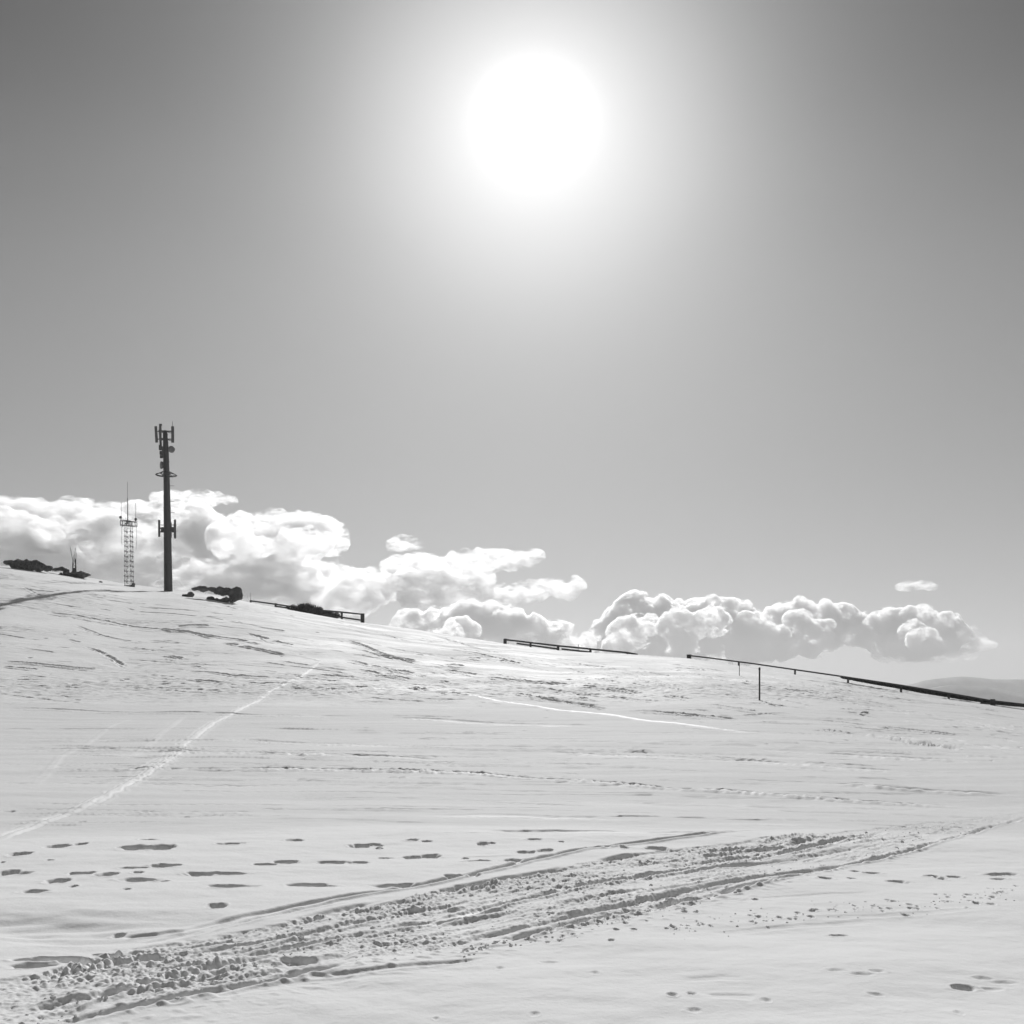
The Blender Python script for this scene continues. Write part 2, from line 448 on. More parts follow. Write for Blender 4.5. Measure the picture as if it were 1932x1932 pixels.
# dark hollow at the far left
for (px, py, hw, hh, dp) in [(95,1801,62,5,.10),(150,1806,40,4,.07),(60,1815,40,6,.04),(205,1793,30,3,.05),(285,1800,26,6,.05),(232,1806,20,4,.04),(560,1803,40,6,.05)]:
    pit(px, py, hw, hh, depth=dp, seed=px, rim=.12)
UPa = np.array(UP, float); LOa = np.array(LO, float)
for k in range(30):
    t = rnd.random(); x0 = rnd.uniform(-40, 1300); x1 = x0+rnd.uniform(200, 800); dt = rnd.uniform(-.08, .08)
    pts = []
    for x in np.linspace(x0, min(x1, 1950), 9):
        tt = min(max(t+dt*(x-x0)/600, .03), .97)
        pts.append((x, float(np.interp(x, UPa[:, 0], UPa[:, 1]))*(1-tt)+float(np.interp(x, LOa[:, 0], LOa[:, 1]))*tt))
    groove(pts, rnd.uniform(.03, .05), rnd.uniform(.02, .045), rim=rnd.uniform(.3, .7), rough=.1, brk=.15, pack=rnd.choice((0, 0, .25)), seed=500+k)
TA = [(200,1777),(330,1752),(500,1716),(620,1697),(720,1678),(860,1656),(930,1640),(1050,1613),(1200,1588),(1330,1574),(1480,1563)]
groove(TA, .045, .075, rim=.5, pack=.35, asym=.3, wob=.06, seed=1)
groove([(230,1757),(300,1752),(350,1745)], .05, .04, rim=.4, seed=2)
groove([(x, y+7) for x, y in TA[:5]], .05, .03, rim=.5, pack=.3, seed=3)
groove([(470,1752),(560,1731),(700,1703),(780,1689),(860,1673),(940,1659),(1050,1640),(1200,1614),(1330,1594)], .07, .085, rim=.15, rough=.2, brk=.15, seed=4)
groove([(640,1770),(760,1748),(860,1724),(1000,1690),(1130,1666),(1260,1646),(1400,1620),(1500,1600),(1600,1583),(1700,1566)], .055, .07, rim=.6, pack=.5, rough=.15, wob=.08, seed=5)
groove([(700,1745),(850,1712),(1000,1684),(1130,1660)], .09, .05, rim=.5, rough=.5, brk=.3, seed=6)
groove([(1100,1664),(1300,1632),(1430,1606),(1600,1575)], .09, .045, rim=.5, rough=.4, brk=.2, seed=16)
groove([(-20,1918),(100,1894),(183,1876),(244,1861),(325,1843),(400,1824),(490,1797),(560,1788)], .06, .05, rim=.9, pack=.4, rough=.3, seed=7)
groove([(100,1850),(200,1826),(325,1795),(420,1780),(500,1765)], .06, .05, rim=.4, rough=.3, brk=.3, seed=17)
groove([(20,1945),(163,1912),(252,1895),(354,1875),(415,1864),(488,1851),(560,1838),(640,1817),(707,1804)], .05, .065, rim=.3, rough=.1, seed=8)
groove([(350,1862),(440,1842),(560,1822),(680,1796)], .06, .045, rim=.3, brk=.3, seed=18)
groove([(480,1826),(560,1810),(640,1797),(690,1790)], .10, .05, rim=.2, seed=28)
groove([(610,1824),(707,1812),(766,1799),(880,1766),(948,1753),(1082,1727),(1163,1708),(1250,1691),(1345,1668),(1425,1656),(1572,1634),(1642,1617),(1704,1609),(1746,1595),(1792,1583),(1851,1565),(1960,1530)], .045, .065, rim=.5, pack=.3, wob=.08, seed=9)
groove([(840,1796),(880,1786),(1000,1761),(1114,1734),(1163,1725),(1336,1690),(1467,1661),(1537,1647)], .055, .07, rim=.4, rough=.15, brk=.1, pack=.3, wob=.08, seed=10)
groove([(529,1848),(651,1833),(786,1821),(870,1809),(960,1802)], .05, .04, rim=.2, seed=11)
groove([(380,1880),(560,1852),(700,1840)], .05, .015, rim=.2, seed=12)
groove([(1300,1705),(1500,1690),(1700,1684)], .05, .012, rim=.2, seed=13)
groove([(1430,1735),(1600,1728),(1900,1716)], .05, .010, rim=.2, seed=14)
groove([(1280,1764),(1500,1745),(1700,1730)], .05, .012, rim=.2, seed=15)
groove([(1290,1650+200),(1360,1849),(1410,1853)], .05, .012, seed=15)
groove([(1330,1881),(1400,1884),(1430,1888)], .05, .015, seed=15)
groove([(730,1562+60),(800,1618),(1000,1617)], .05, .012, seed=19)

# --- the long packed ski track running up to the ridge, and the one to its right
SK = [(-60,1592),(0,1575),(90,1543),(150,1522),(200,1495),(250,1468),(310,1432),(350,1400),(400,1364),(440,1345),(500,1312),(512,1302),(550,1284),(575,1272),(605,1248)]
groove(SK[3:]+[(618,1240)], .30, -.03, rim=-.5, pack=.5, fade=True, rough=.2, wob=.25, seed=20)
groove(SK[:5], .14, -.02, rim=-.3, pack=.25, seed=19)
groove([(x+7, y+4) for x, y in SK[2:8]], .16, -.03, rim=-.4, pack=.38, rough=.2, wob=.3, seed=21)
groove([(-20,1592),(60,1560),(120,1540),(200,1500)], .08, -.02, pack=.2, seed=22)
groove([(780,1297),(850,1306),(900,1314),(1000,1331),(1100,1344),(1200,1357),(1300,1368),(1400,1381),(1500,1390)], .22, -.04, rim=-.3, pack=.5, wob=.3, seed=23)
groove([(50,1500),(90,1455),(115,1425),(200,1375),(260,1350)], .2, -.012, pack=.2, brk=.3, seed=24)
groove([(230,1440),(300,1385),(350,1345)], .25, -.012, pack=.18, brk=.3, seed=25)
groove([(560,1240),(590,1243),(605,1248)], .4, -.05, pack=.6, seed=26)
# --- groomer lines along the piste
PISTE = [([(-50,1392),(250,1394),(480,1397),(700,1405),(960,1410)], .25, .03), ([(-50,1335),(90,1337),(340,1343),(500,1349),(720,1352)], .3, .05),
         ([(-50,1412),(200,1412),(370,1418),(480,1420),(620,1424),(760,1428),(900,1436)], .35, .06), ([(-50,1453),(250,1452),(520,1450),(760,1453),(860,1457),(1010,1470),(1150,1478),(1290,1490),(1500,1500)], .25, .06),
         ([(1000,1414),(1260,1428),(1500,1440),(1640,1452),(1850,1460)], .35, .05), ([(1257,1488),(1400,1494),(1560,1508),(1700,1517),(1850,1520)], .22, .05),
         ([(200,1530),(380,1532),(520,1530)], .1, .03), ([(707,1540),(900,1536),(1100,1541),(1250,1548),(1450,1556),(1650,1558)], .12, .03),
         ([(760,1566),(900,1570),(1050,1568),(1250,1572),(1450,1568)], .10, .035), ([(700,1354),(830,1356),(1000,1366),(1150,1370)], .4, .04),
         ([(1560,1475),(1700,1490),(1932,1500)], .3, .04), ([(1400,1410),(1600,1424),(1932,1440)], .35, .05)]
for k, (p, w, d) in enumerate(PISTE):
    groove(p, w*.85, d*1.5, rim=.4, brk=.3, rough=.3, pack=.1, seed=60+k)
    groove([(x, y+3.5) for x, y in p], w*.9, -d*.8, rim=-.1, brk=.9, pack=.3, rough=.5, seed=90+k)
for k in range(130):      # faint machine passes
    y0 = rnd.uniform(1372, 1556); x0 = rnd.uniform(-100, 1600); ln = rnd.uniform(150, 700)
    sl_ = rnd.uniform(-.005, .03)+max(0, (x0-600))*.00003
    _, _, r_ = unproj(min(max(x0, 0), 1900), y0)
    groove([(x0, y0), (x0+ln*.5, y0+sl_*ln*.5+rnd.uniform(-1, 1)), (x0+ln, y0+sl_*ln)], .0035*r_, .0014*r_*rnd.choice((-1, 1, 1)), rim=.3, brk=.5, pack=.12 if k % 3 == 0 else 0, seed=120+k)

# --- old tracks and wind-scoured grooves on the upper slope
UPPER = [
 (c4((0,28),(200,40),(480,55),(640,52)), .6, .10), (c4((100,20),(180,60),(280,75)), .6, .10), (c4((150,125),(300,140),(480,170),(620,195),(780,210)), .7, .15),
 (c4((700,205),(790,212),(880,225),(960,245),(1010,255)), .9, .28), (c4((800,200),(870,192),(990,197)), .9, .30), (c4((860,225),(960,240),(1100,262),(1220,290)), .7, .22),
 (c4((1010,272),(1120,292),(1230,315),(1340,340)), .7, .25), (c4((1130,230),(1180,245),(1260,268),(1360,290),(1530,302)), .7, .25), (c4((1180,205),(1260,218),(1340,228)), .7, .22),
 (c4((370,285),(460,312),(520,345),(590,388)), .6, .16), (c4((310,258),(380,275)), .5, .1), (c4((760,330),(850,348)), .7, .30), (c4((770,338),(850,352)), .5, .15),
 (c4((0,365),(120,372),(250,383),(380,395),(480,400)), .55, .28), (c4((0,388),(150,400),(240,402)), .5, .20), (c4((80,430),(150,440)), .4, .12), (c4((0,480),(300,472),(600,480),(900,490),(1130,515)), .4, .07),
 (c4((850,405),(1000,415),(1120,432),(1300,440)), .5, .16), (c4((840,450),(1000,455),(1200,465),(1420,468)), .5, .18), (c4((500,445),(560,440),(600,447)), .4, .16), (c4((880,385),(930,388)), .4, .2),
 (c4((1290,520),(1400,500),(1600,485),(1780,475),(1840,465)), .5, .14), (c4((1340,525),(1500,520),(1700,495),(1850,485)), .4, .12), (c4((1330,480),(1410,470)), .4, .15),
 (c4((1460,425),(1580,432),(1690,440)), .5, .18), (c4((1600,350),(1700,375),(1800,395),(1932,415)), .6, .22), (c4((1640,395),(1760,415),(1840,435),(1932,445)), .6, .22),
 (c4((1600,255),(1700,290),(1800,330),(1932,355)), .7, .24), (c4((1650,300),(1740,325),(1860,350),(1932,370)), .6, .18), (c4((1500,130),(1600,165),(1760,195),(1900,215)), .7, .12),
 (c4((560,100),(640,125),(720,130),(900,150),(1060,165)), .6, .10), (c4((1040,105),(1100,122)), .5, .15), (c4((1200,118),(1290,140),(1370,160)), .6, .16), (c4((160,288),(240,295)), .3, .08),
 (c4((340,190),(460,235),(700,275)), .5, .10), (c4((0,225),(60,205),(130,190)), .4, .07),
 (c5((0,165),(110,180),(250,205)), .8, .28), (c5((380,210),(450,225),(530,235)), .8, .34), (c5((550,182),(640,192)), .9, .34), (c5((400,250),(500,270),(600,290)), .7, .25),
 (c5((600,295),(720,310),(850,325),(1000,332),(1160,345)), .7, .26), (c5((1160,345),(1300,362),(1440,378),(1550,402)), .8, .38), (c5((0,240),(150,262),(320,295)), .6, .22), (c5((0,278),(120,300),(260,318)), .6, .22),
 (c5((350,318),(430,330)), .6, .25), (c5((200,362),(290,372)), .6, .34), (c5((370,400),(440,392),(520,402)), .5, .18), (c5((770,385),(900,410),(1040,430),(1180,455),(1330,478)), .6, .25),
 (c5((860,410),(1040,442),(1250,470),(1370,490)), .6, .22), (c5((1430,490),(1600,502),(1800,520),(1932,535)), .6, .20), (c5((820,340),(1000,368),(1200,395),(1420,420),(1600,440),(1760,446)), .7, .16),
 (c5((980,380),(1150,400),(1400,430)), .6, .14), (c5((250,30),(420,70),(600,130),(760,165)), .7, .15), (c5((380,120),(560,150),(700,185),(860,225)), .7, .16), (c5((980,200),(1150,215),(1420,240)), .7, .14),
 (c5((1150,265),(1220,272)), .5, .22), (c5((150,155),(300,170)), .5, .14), (c5((0,430),(250,432),(450,438)), .4, .08), (c5((0,530),(200,528),(500,535)), .4, .08), (c5((540,440),(760,462)), .4, .08),
 (c5((1000,320),(1200,310),(1500,305)), .6, .12), (c5((1650,405),(1800,425),(1850,430)), .6, .26), (c5((1480,345-85),(1700,290),(1932,330)), .6, .12), (c5((1700,240),(1932,260)), .6, .15),
 (c6((0,85),(200,120),(380,140)), .8, .2), (c6((0,110),(180,160),(350,180)), .7, .14), (c6((380,180),(460,195)), .6, .25), (c6((0,270),(110,282)), .6, .28), (c6((200,310),(380,340),(510,360)), .6, .26),
 (c6((0,362),(200,378),(410,402)), .5, .2), (c6((250,300),(520,315),(680,325)), .5, .12), (c6((510,270),(640,295),(800,330)), .6, .16), (c6((520,212),(640,232),(780,250),(860,260)), .7, .22), (c6((620,225),(760,248)), .5, .2),
 (c6((880,275),(950,285)), .6, .22), (c6((910,340),(1060,348),(1180,352)), .6, .2), (c6((1040,362),(1085,366)), .7, .35), (c6((1230,345),(1330,358)), .6, .22), (c6((1300,360),(1480,385)), .5, .14),
 (c6((720,440),(860,458),(1040,480)), .5, .30), (c6((1040,480),(1180,495),(1300,515),(1380,530),(1480,542),(1610,562)), .6, .38), (c6((780,395),(900,410),(1100,430)), .5, .14), (c6((1100,430),(1300,455),(1480,472),(1620,488)), .5, .26),
 (c6((1400,490),(1630,522),(1932,570)), .5, .12), (c6((1560,395),(1780,440),(1900,465)), .5, .14), (c6((1680,340),(1820,358)), .5, .22), (c6((1840,430),(1932,445)), .5, .26), (c6((1100,265),(1230,282),(1400,300)), .6, .12),
 (c6((1620,488),(1800,500),(1932,512)), .5, .14), (c6((0,590),(500,618),(900,640),(1300,660)), .4, .10), (c6((520,240),(900,300),(1200,335),(1600,400),(1932,470)), .9, .08)]
for k, (p, w, d) in enumerate(UPPER):
    groove(p, w*.55, d*.75, rim=.35, brk=.10, rough=.4, wob=.3, seed=200+k)
    groove([(x+rnd.uniform(-12, 12), y+rnd.uniform(2.5, 5)) for x, y in p], w*.3, d*.35, rim=.3, brk=.5, rough=.6, wob=.3, seed=700+k)
# unlisted small scratches, following the fall of the slope
for k in range(330):
    px = rnd.uniform(-50, 1980); t = rnd.random()
    ry_ = float(np.interp(px, RIDGE[:, 0], RIDGE[:, 1]))
    py = ry_+6+(1318+max(0, (px-900))*.09-ry_)*t
    ln = rnd.uniform(40, 260)*rnd.random()**.5; slp = .17*(1-t)+.03 if px > 300 else .12*(1-t)+.02
    slp += rnd.gauss(0, .03)
    _, _, r_ = unproj(min(max(px, 0), 1930), py)
    groove([(px, py), (px+ln*.5, py+slp*ln*.5+rnd.uniform(-1, 1)), (px+ln, py+slp*ln)], rnd.uniform(.12, .3), rnd.uniform(.02, .09), rim=.4, brk=.3, rough=.4, seed=300+k)
for k in range(110):
    px = rnd.uniform(0, 1932); ry_ = float(np.interp(px, RIDGE[:, 0], RIDGE[:, 1])); py = ry_+8+rnd.random()**.7*(1500-ry_)*.6
    pit(px, py, rnd.uniform(2, 6), rnd.uniform(.6, 1.4), depth=rnd.uniform(.04, .12), seed=k, rim=.8)

# fine relief everywhere: wind crust, ripples stretched across the slope
sl = (slice(i0, i1+1), slice(0, np.searchsorted(rs, 225)))
X = GX[sl]; Y = GY[sl]; Rr = RR[sl]
nearw = 1-sstep(12, 30, Rr); farw = sstep(60, 110, Rr)
midw = (1-nearw)*(1-farw)
ZF = np.zeros_like(X)
ZF += .012*fbm(X/1.4, Y/.9, 3, 51)*(.6+.8*nearw) + .0022*fbm(X/.22, Y/.15, 3, 52)
ZF += nearw*.03*perlin(X/3.2, Y/2.0, 53)
ZF += midw*(.010*fbm(X/.9, Y/.35, 3, 54) + .02*perlin(X/9, Y/1.1, 55))
band = sstep(-.2, .6, perlin(X/18, Y/9, 56))
ZF += farw*(.045*fbm(X/2.2, (Y-.12*X)/.8, 4, 57, .6)*(.35+1.1*band) + .05*perlin(X/7, (Y+.1*X)/2.6, 58)*(.3+band))
# scoured belt where the smooth piste meets the upper slope
row = row_of(GX[sl], GY[sl], GZ[sl])
for rc, w_ in ((1455, 9), (1420, 6), (1397, 5), (1545, 6)):
    cc_ = np.exp(-((row-rc-.02*(X*20))/w_)**2)*sstep(-.3, .4, perlin(X/12, Y*0, rc))
    ZF += cc_*.014*np.maximum(fbm(X/.7, Y/.5, 3, rc), -.2)
belt = np.exp(-((row-1300)/26)**2)*sstep(40, 70, Rr)
ZF += belt*.07*fbm(X/1.0, Y/.5, 3, 59)
DZ[sl] += ZF
upm = sstep(1345, 1290, row)*sstep(45, 75, Rr)
upm = np.clip((1345-row+10*perlin(X/6, Y/3, 61))/60, 0, 1)*sstep(40, 60, Rr)
PACK[sl] = np.maximum(PACK[sl], upm*(.18+.2*perlin(X/14, Y/5, 62)+.12*perlin(X/3, Y/1.2, 63)))
GROOM_SHADE = np.zeros_like(GZ)  # duller groomed piste, with painted shade of a slope tilted from the sun
GROOM_SHADE[sl] = sstep(13.6, 14.6, Rr+.5*perlin(X/3, Y/2, 64))*(1-upm)*(.8+.4*perlin(X/20, Y/1.6, 65)+.25*perlin(X/30, Y/.6, 66))
del ZF, band, row, belt, nearw, farw, midw
GZF = GZ + DZ
# pull the crest to the surveyed skyline
sl = (slice(i0, i1+1), slice(np.searchsorted(rs, 70), np.searchsorted(rs, 235)))
act = ((GZF[sl]-CAM_Z)/GY[sl]).max(axis=1)
pxc = 966+np.tan(phis[i0:i1+1])*K
tgt = (HOR-np.interp(pxc, _uu, _ry))/K
dlt = _sm(tgt-act, 15)
GZF[sl] += (dlt[:, None]*GY[sl])*sstep(70, 130, RR[sl])*(1-sstep(215, 234, RR[sl]))

def ground_z(x, y):
    r = math.hypot(x, y); ph = math.atan2(x, y)
    i = min(max(np.searchsorted(phis, ph)-1, 0), len(phis)-2); j = min(max(np.searchsorted(rs, r)-1, 0), len(rs)-2)
    u = (ph-phis[i])/(phis[i+1]-phis[i]); v = (r-rs[j])/(rs[j+1]-rs[j])
    return float(GZF[i, j]*(1-u)*(1-v)+GZF[i+1, j]*u*(1-v)+GZF[i, j+1]*(1-u)*v+GZF[i+1, j+1]*u*v)

# snow material
def snow_mat(name):
    m = bpy.data.materials.new(name); m.use_nodes = True
    nt = m.node_tree; b = nt.nodes['Principled BSDF']; ln = nt.links.new
    N = lambda t: nt.nodes.new(t)
    tc = N('ShaderNodeNewGeometry'); at = N('ShaderNodeAttribute'); at.attribute_name = 'packed'
    n1 = N('ShaderNodeTexNoise'); n1.inputs['Scale'].default_value = .6; n1.inputs['Detail'].default_value = 7
    ln(tc.outputs['Position'], n1.inputs['Vector'])
    mr = N('ShaderNodeMapRange'); mr.inputs['To Min'].default_value = .80; mr.inputs['To Max'].default_value = .88
    ln(n1.outputs['Fac'], mr.inputs['Value'])
    a2 = N('ShaderNodeAttribute'); a2.attribute_name = 'groomed_shade'
    gm = N('ShaderNodeMath'); gm.operation = 'MULTIPLY_ADD'; gm.inputs[1].default_value = -.15  # lowers base colour: older piste snow plus painted slope shade
    ln(a2.outputs['Fac'], gm.inputs[0]); ln(mr.outputs[0], gm.inputs[2])
    ln(gm.outputs[0], b.inputs['Base Color'])
    rr_ = N('ShaderNodeMapRange'); rr_.inputs['To Min'].default_value = .85; rr_.inputs['To Max'].default_value = .45
    ln(at.outputs['Fac'], rr_.inputs['Value']); ln(rr_.outputs[0], b.inputs['Roughness'])
    b.inputs['Specular IOR Level'].default_value = .35
    b.inputs['Sheen Weight'].default_value = .30
    b.inputs['Sheen Roughness'].default_value = .55
    cs = N('ShaderNodeMapRange'); cs.inputs['To Min'].default_value = .06; cs.inputs['To Max'].default_value = .6
    ln(at.outputs['Fac'], cs.inputs['Value']); ln(cs.outputs[0], b.inputs['Specular IOR Level'])
    n2 = N('ShaderNodeTexNoise'); n2.inputs['Scale'].default_value = 38; n2.inputs['Detail'].default_value = 4
    n3 = N('ShaderNodeTexNoise'); n3.inputs['Scale'].default_value = 7; n3.inputs['Detail'].default_value = 5
    ln(tc.outputs['Position'], n2.inputs['Vector']); ln(tc.outputs['Position'], n3.inputs['Vector'])
    ad = N('ShaderNodeMath'); ad.operation = 'MULTIPLY_ADD'; ad.inputs[1].default_value = .35
    ln(n2.outputs['Fac'], ad.inputs[0]); ln(n3.outputs['Fac'], ad.inputs[2])
    bp = N('ShaderNodeBump'); bp.inputs['Strength'].default_value = .35; bp.inputs['Distance'].default_value = .02
    ln(ad.outputs[0], bp.inputs['Height']); ln(bp.outputs[0], b.inputs['Normal'])
    return m
M_SNOW = snow_mat('snow')
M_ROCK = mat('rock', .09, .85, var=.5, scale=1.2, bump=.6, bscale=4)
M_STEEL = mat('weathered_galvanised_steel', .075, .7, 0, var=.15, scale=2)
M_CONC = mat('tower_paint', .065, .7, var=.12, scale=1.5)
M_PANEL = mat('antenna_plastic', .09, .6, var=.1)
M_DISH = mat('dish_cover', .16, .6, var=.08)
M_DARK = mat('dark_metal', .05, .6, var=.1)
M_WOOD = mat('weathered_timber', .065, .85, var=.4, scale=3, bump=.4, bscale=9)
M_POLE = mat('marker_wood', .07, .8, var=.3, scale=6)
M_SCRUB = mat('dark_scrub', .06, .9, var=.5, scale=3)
M_HILL = mat('far_hill', .2, .95, var=.4, scale=.01)

# build the ground mesh (ring closed round the photographer, centre fan)
nph, nr = GX.shape
nv = nph*nr
co = np.empty((nv+1, 3), np.float32)
co[:nv, 0] = GX.ravel(); co[:nv, 1] = GY.ravel(); co[:nv, 2] = GZF.ravel(); co[nv] = (0, 0, 0)
ii = np.arange(nph)[:, None]; jj = np.arange(nr-1)[None, :]
i2 = (ii+1) % nph
quads = np.stack([(ii*nr+jj), (ii*nr+jj+1), (i2*nr+jj+1), (i2*nr+jj)], -1).reshape(-1, 4)
quads = quads[:, ::-1]
i_ = np.arange(nph); tris = np.stack([np.full(nph, nv), ((i_+1) % nph)*nr, i_*nr], -1)
me = bpy.data.meshes.new('snow_ground')
nq, nt_ = len(quads), len(tris)
me.vertices.add(nv+1); me.vertices.foreach_set('co', co.ravel())
me.loops.add(nq*4+nt_*3)
me.loops.foreach_set('vertex_index', np.concatenate([quads.ravel(), tris.ravel()]).astype(np.int32))
me.polygons.add(nq+nt_)
me.polygons.foreach_set('loop_start', np.concatenate([np.arange(nq)*4, nq*4+np.arange(nt_)*3]).astype(np.int32))
me.polygons.foreach_set('use_smooth', np.ones(nq+nt_, bool))
me.update(calc_edges=True)
at = me.attributes.new('packed', 'FLOAT', 'POINT')
at2 = me.attributes.new('groomed_shade', 'FLOAT', 'POINT')
at2.data.foreach_set('value', np.append(np.clip(GROOM_SHADE, 0, 1.2).ravel(), 0).astype(np.float32))
at = me.attributes['packed']
at.data.foreach_set('value', np.append(np.clip(PACK, 0, 1).ravel(), 0).astype(np.float32))
ground = link('snow_ground', me, M_SNOW)
tag(ground, kind='structure')
_n = me.polygons[len(me.polygons)//3].normal
if _n.z < 0: me.flip_normals()
del co, quads

def at_px(px, r, dz=0.0, rows=None):
    """world point in the direction of a survey column at distance r, on the snow or on a survey row"""
    phi = math.atan((px-966)/K); x, y = r*math.sin(phi), r*math.cos(phi)
    z = ground_z(x, y)+dz if rows is None else CAM_Z+(HOR-rows)/K*y
    return Vector((x, y, z))
def unproj_z(px, py):
    phi = math.atan((px-966)/K); i = int(np.clip(np.searchsorted(phis, phi), i0, i1))
    rows = HOR-(GZF[i]-CAM_Z)/np.maximum(GY[i], .1)*K
    j = np.where((rows <= py) & (rs > 4.2) & (rs < 240))[0]
    return float(rs[j[0]]) if len(j) else crest(px)
def crest(px): return float(np.interp(px, _uu, _rd))/math.cos(math.atan((px-966)/K))

# ------------------------------------------------------------------ blob solids (rocks, clouds)
def remesh(me0, voxel):
    o0 = bpy.data.objects.new('raw', me0); COL.objects.link(o0)
    md = o0.modifiers.new('remesh', 'REMESH'); md.mode = 'VOXEL'; md.voxel_size = voxel
    dg = bpy.context.evaluated_depsgraph_get()
    me1 = bpy.data.meshes.new_from_object(o0.evaluated_get(dg))
    bpy.data.objects.remove(o0); bpy.data.meshes.remove(me0)
    # drop stray islands and inner shells
    n = len(me1.vertices); ne = len(me1.edges)
    e = np.empty(ne*2, np.int32); me1.edges.foreach_get('vertices', e); e = e.reshape(-1, 2)
    lab = np.arange(n)
    while True:
        m = np.minimum(lab[e[:, 0]], lab[e[:, 1]]); new = lab.copy()
        np.minimum.at(new, e[:, 0], m); np.minimum.at(new, e[:, 1], m)
        for _ in range(6): new = new[new]
        if (new == lab).all(): break
        lab = new
    cnt = np.bincount(lab, minlength=n)
    bad = cnt[lab] < max(cnt)*.04
    if bad.any():
        b = bmesh.new(); b.from_mesh(me1); b.verts.ensure_lookup_table()
        bmesh.ops.delete(b, geom=[b.verts[int(i)] for i in np.where(bad)[0]], context='VERTS')
        b.to_mesh(me1); b.free()
    return me1

def blob_mesh(name, blobs, voxel, amp, scale, octv=3, sub=2, seed=0, smooth=True, billow=False):
    """union of ellipsoids (centre, radii), remeshed and roughened"""
    bm = bmesh.new(); bmesh.ops.create_icosphere(bm, subdivisions=sub, radius=1.0)
    iv_ = np.array([v.co[:] for v in bm.verts]); if_ = np.array([[v.index for v in f.verts] for f in bm.faces]); bm.free()
    VV = np.concatenate([iv_*np.array(rad)+np.array(c) for c, rad in blobs]); FF = np.concatenate([if_+k*len(iv_) for k in range(len(blobs))])
    me0 = bpy.data.meshes.new(name+'_raw'); me0.from_pydata(VV.tolist(), [], FF.tolist())
    me1 = remesh(me0, voxel)
    n = len(me1.vertices)
    co_ = np.empty(n*3); me1.vertices.foreach_get('co', co_); co_ = co_.reshape(-1, 3)
    no_ = np.empty(n*3); me1.vertex_normals.foreach_get('vector', no_); no_ = no_.reshape(-1, 3)
    d = np.zeros(n)
    # three crossed 2-D noises make a cheap 3-D one
    a, s = 1.0, scale
    for o in range(octv):
        v = (perlin(co_[:, 0]/s+seed, co_[:, 2]/s+co_[:, 1]/s*.31, seed+o) + perlin(co_[:, 1]/s+3.3+seed, co_[:, 2]/s-co_[:, 0]/s*.27, seed+o+7) + perlin(co_[:, 0]/s*.8+9, co_[:, 1]/s*.8+co_[:, 2]/s*.5, seed+o+13))*.6
        if billow: v = 1-2.2*np.abs(v)
        d += a*v; a *= .56; s *= .47
    co_ += no_*(d*amp)[:, None]
    me1.vertices.foreach_set('co', co_.ravel()); me1.update()
    if billow: me1 = remesh(me1, voxel*.95)
    me1.polygons.foreach_set('use_smooth', [smooth]*len(me1.polygons))
    me1.name = name
    return me1

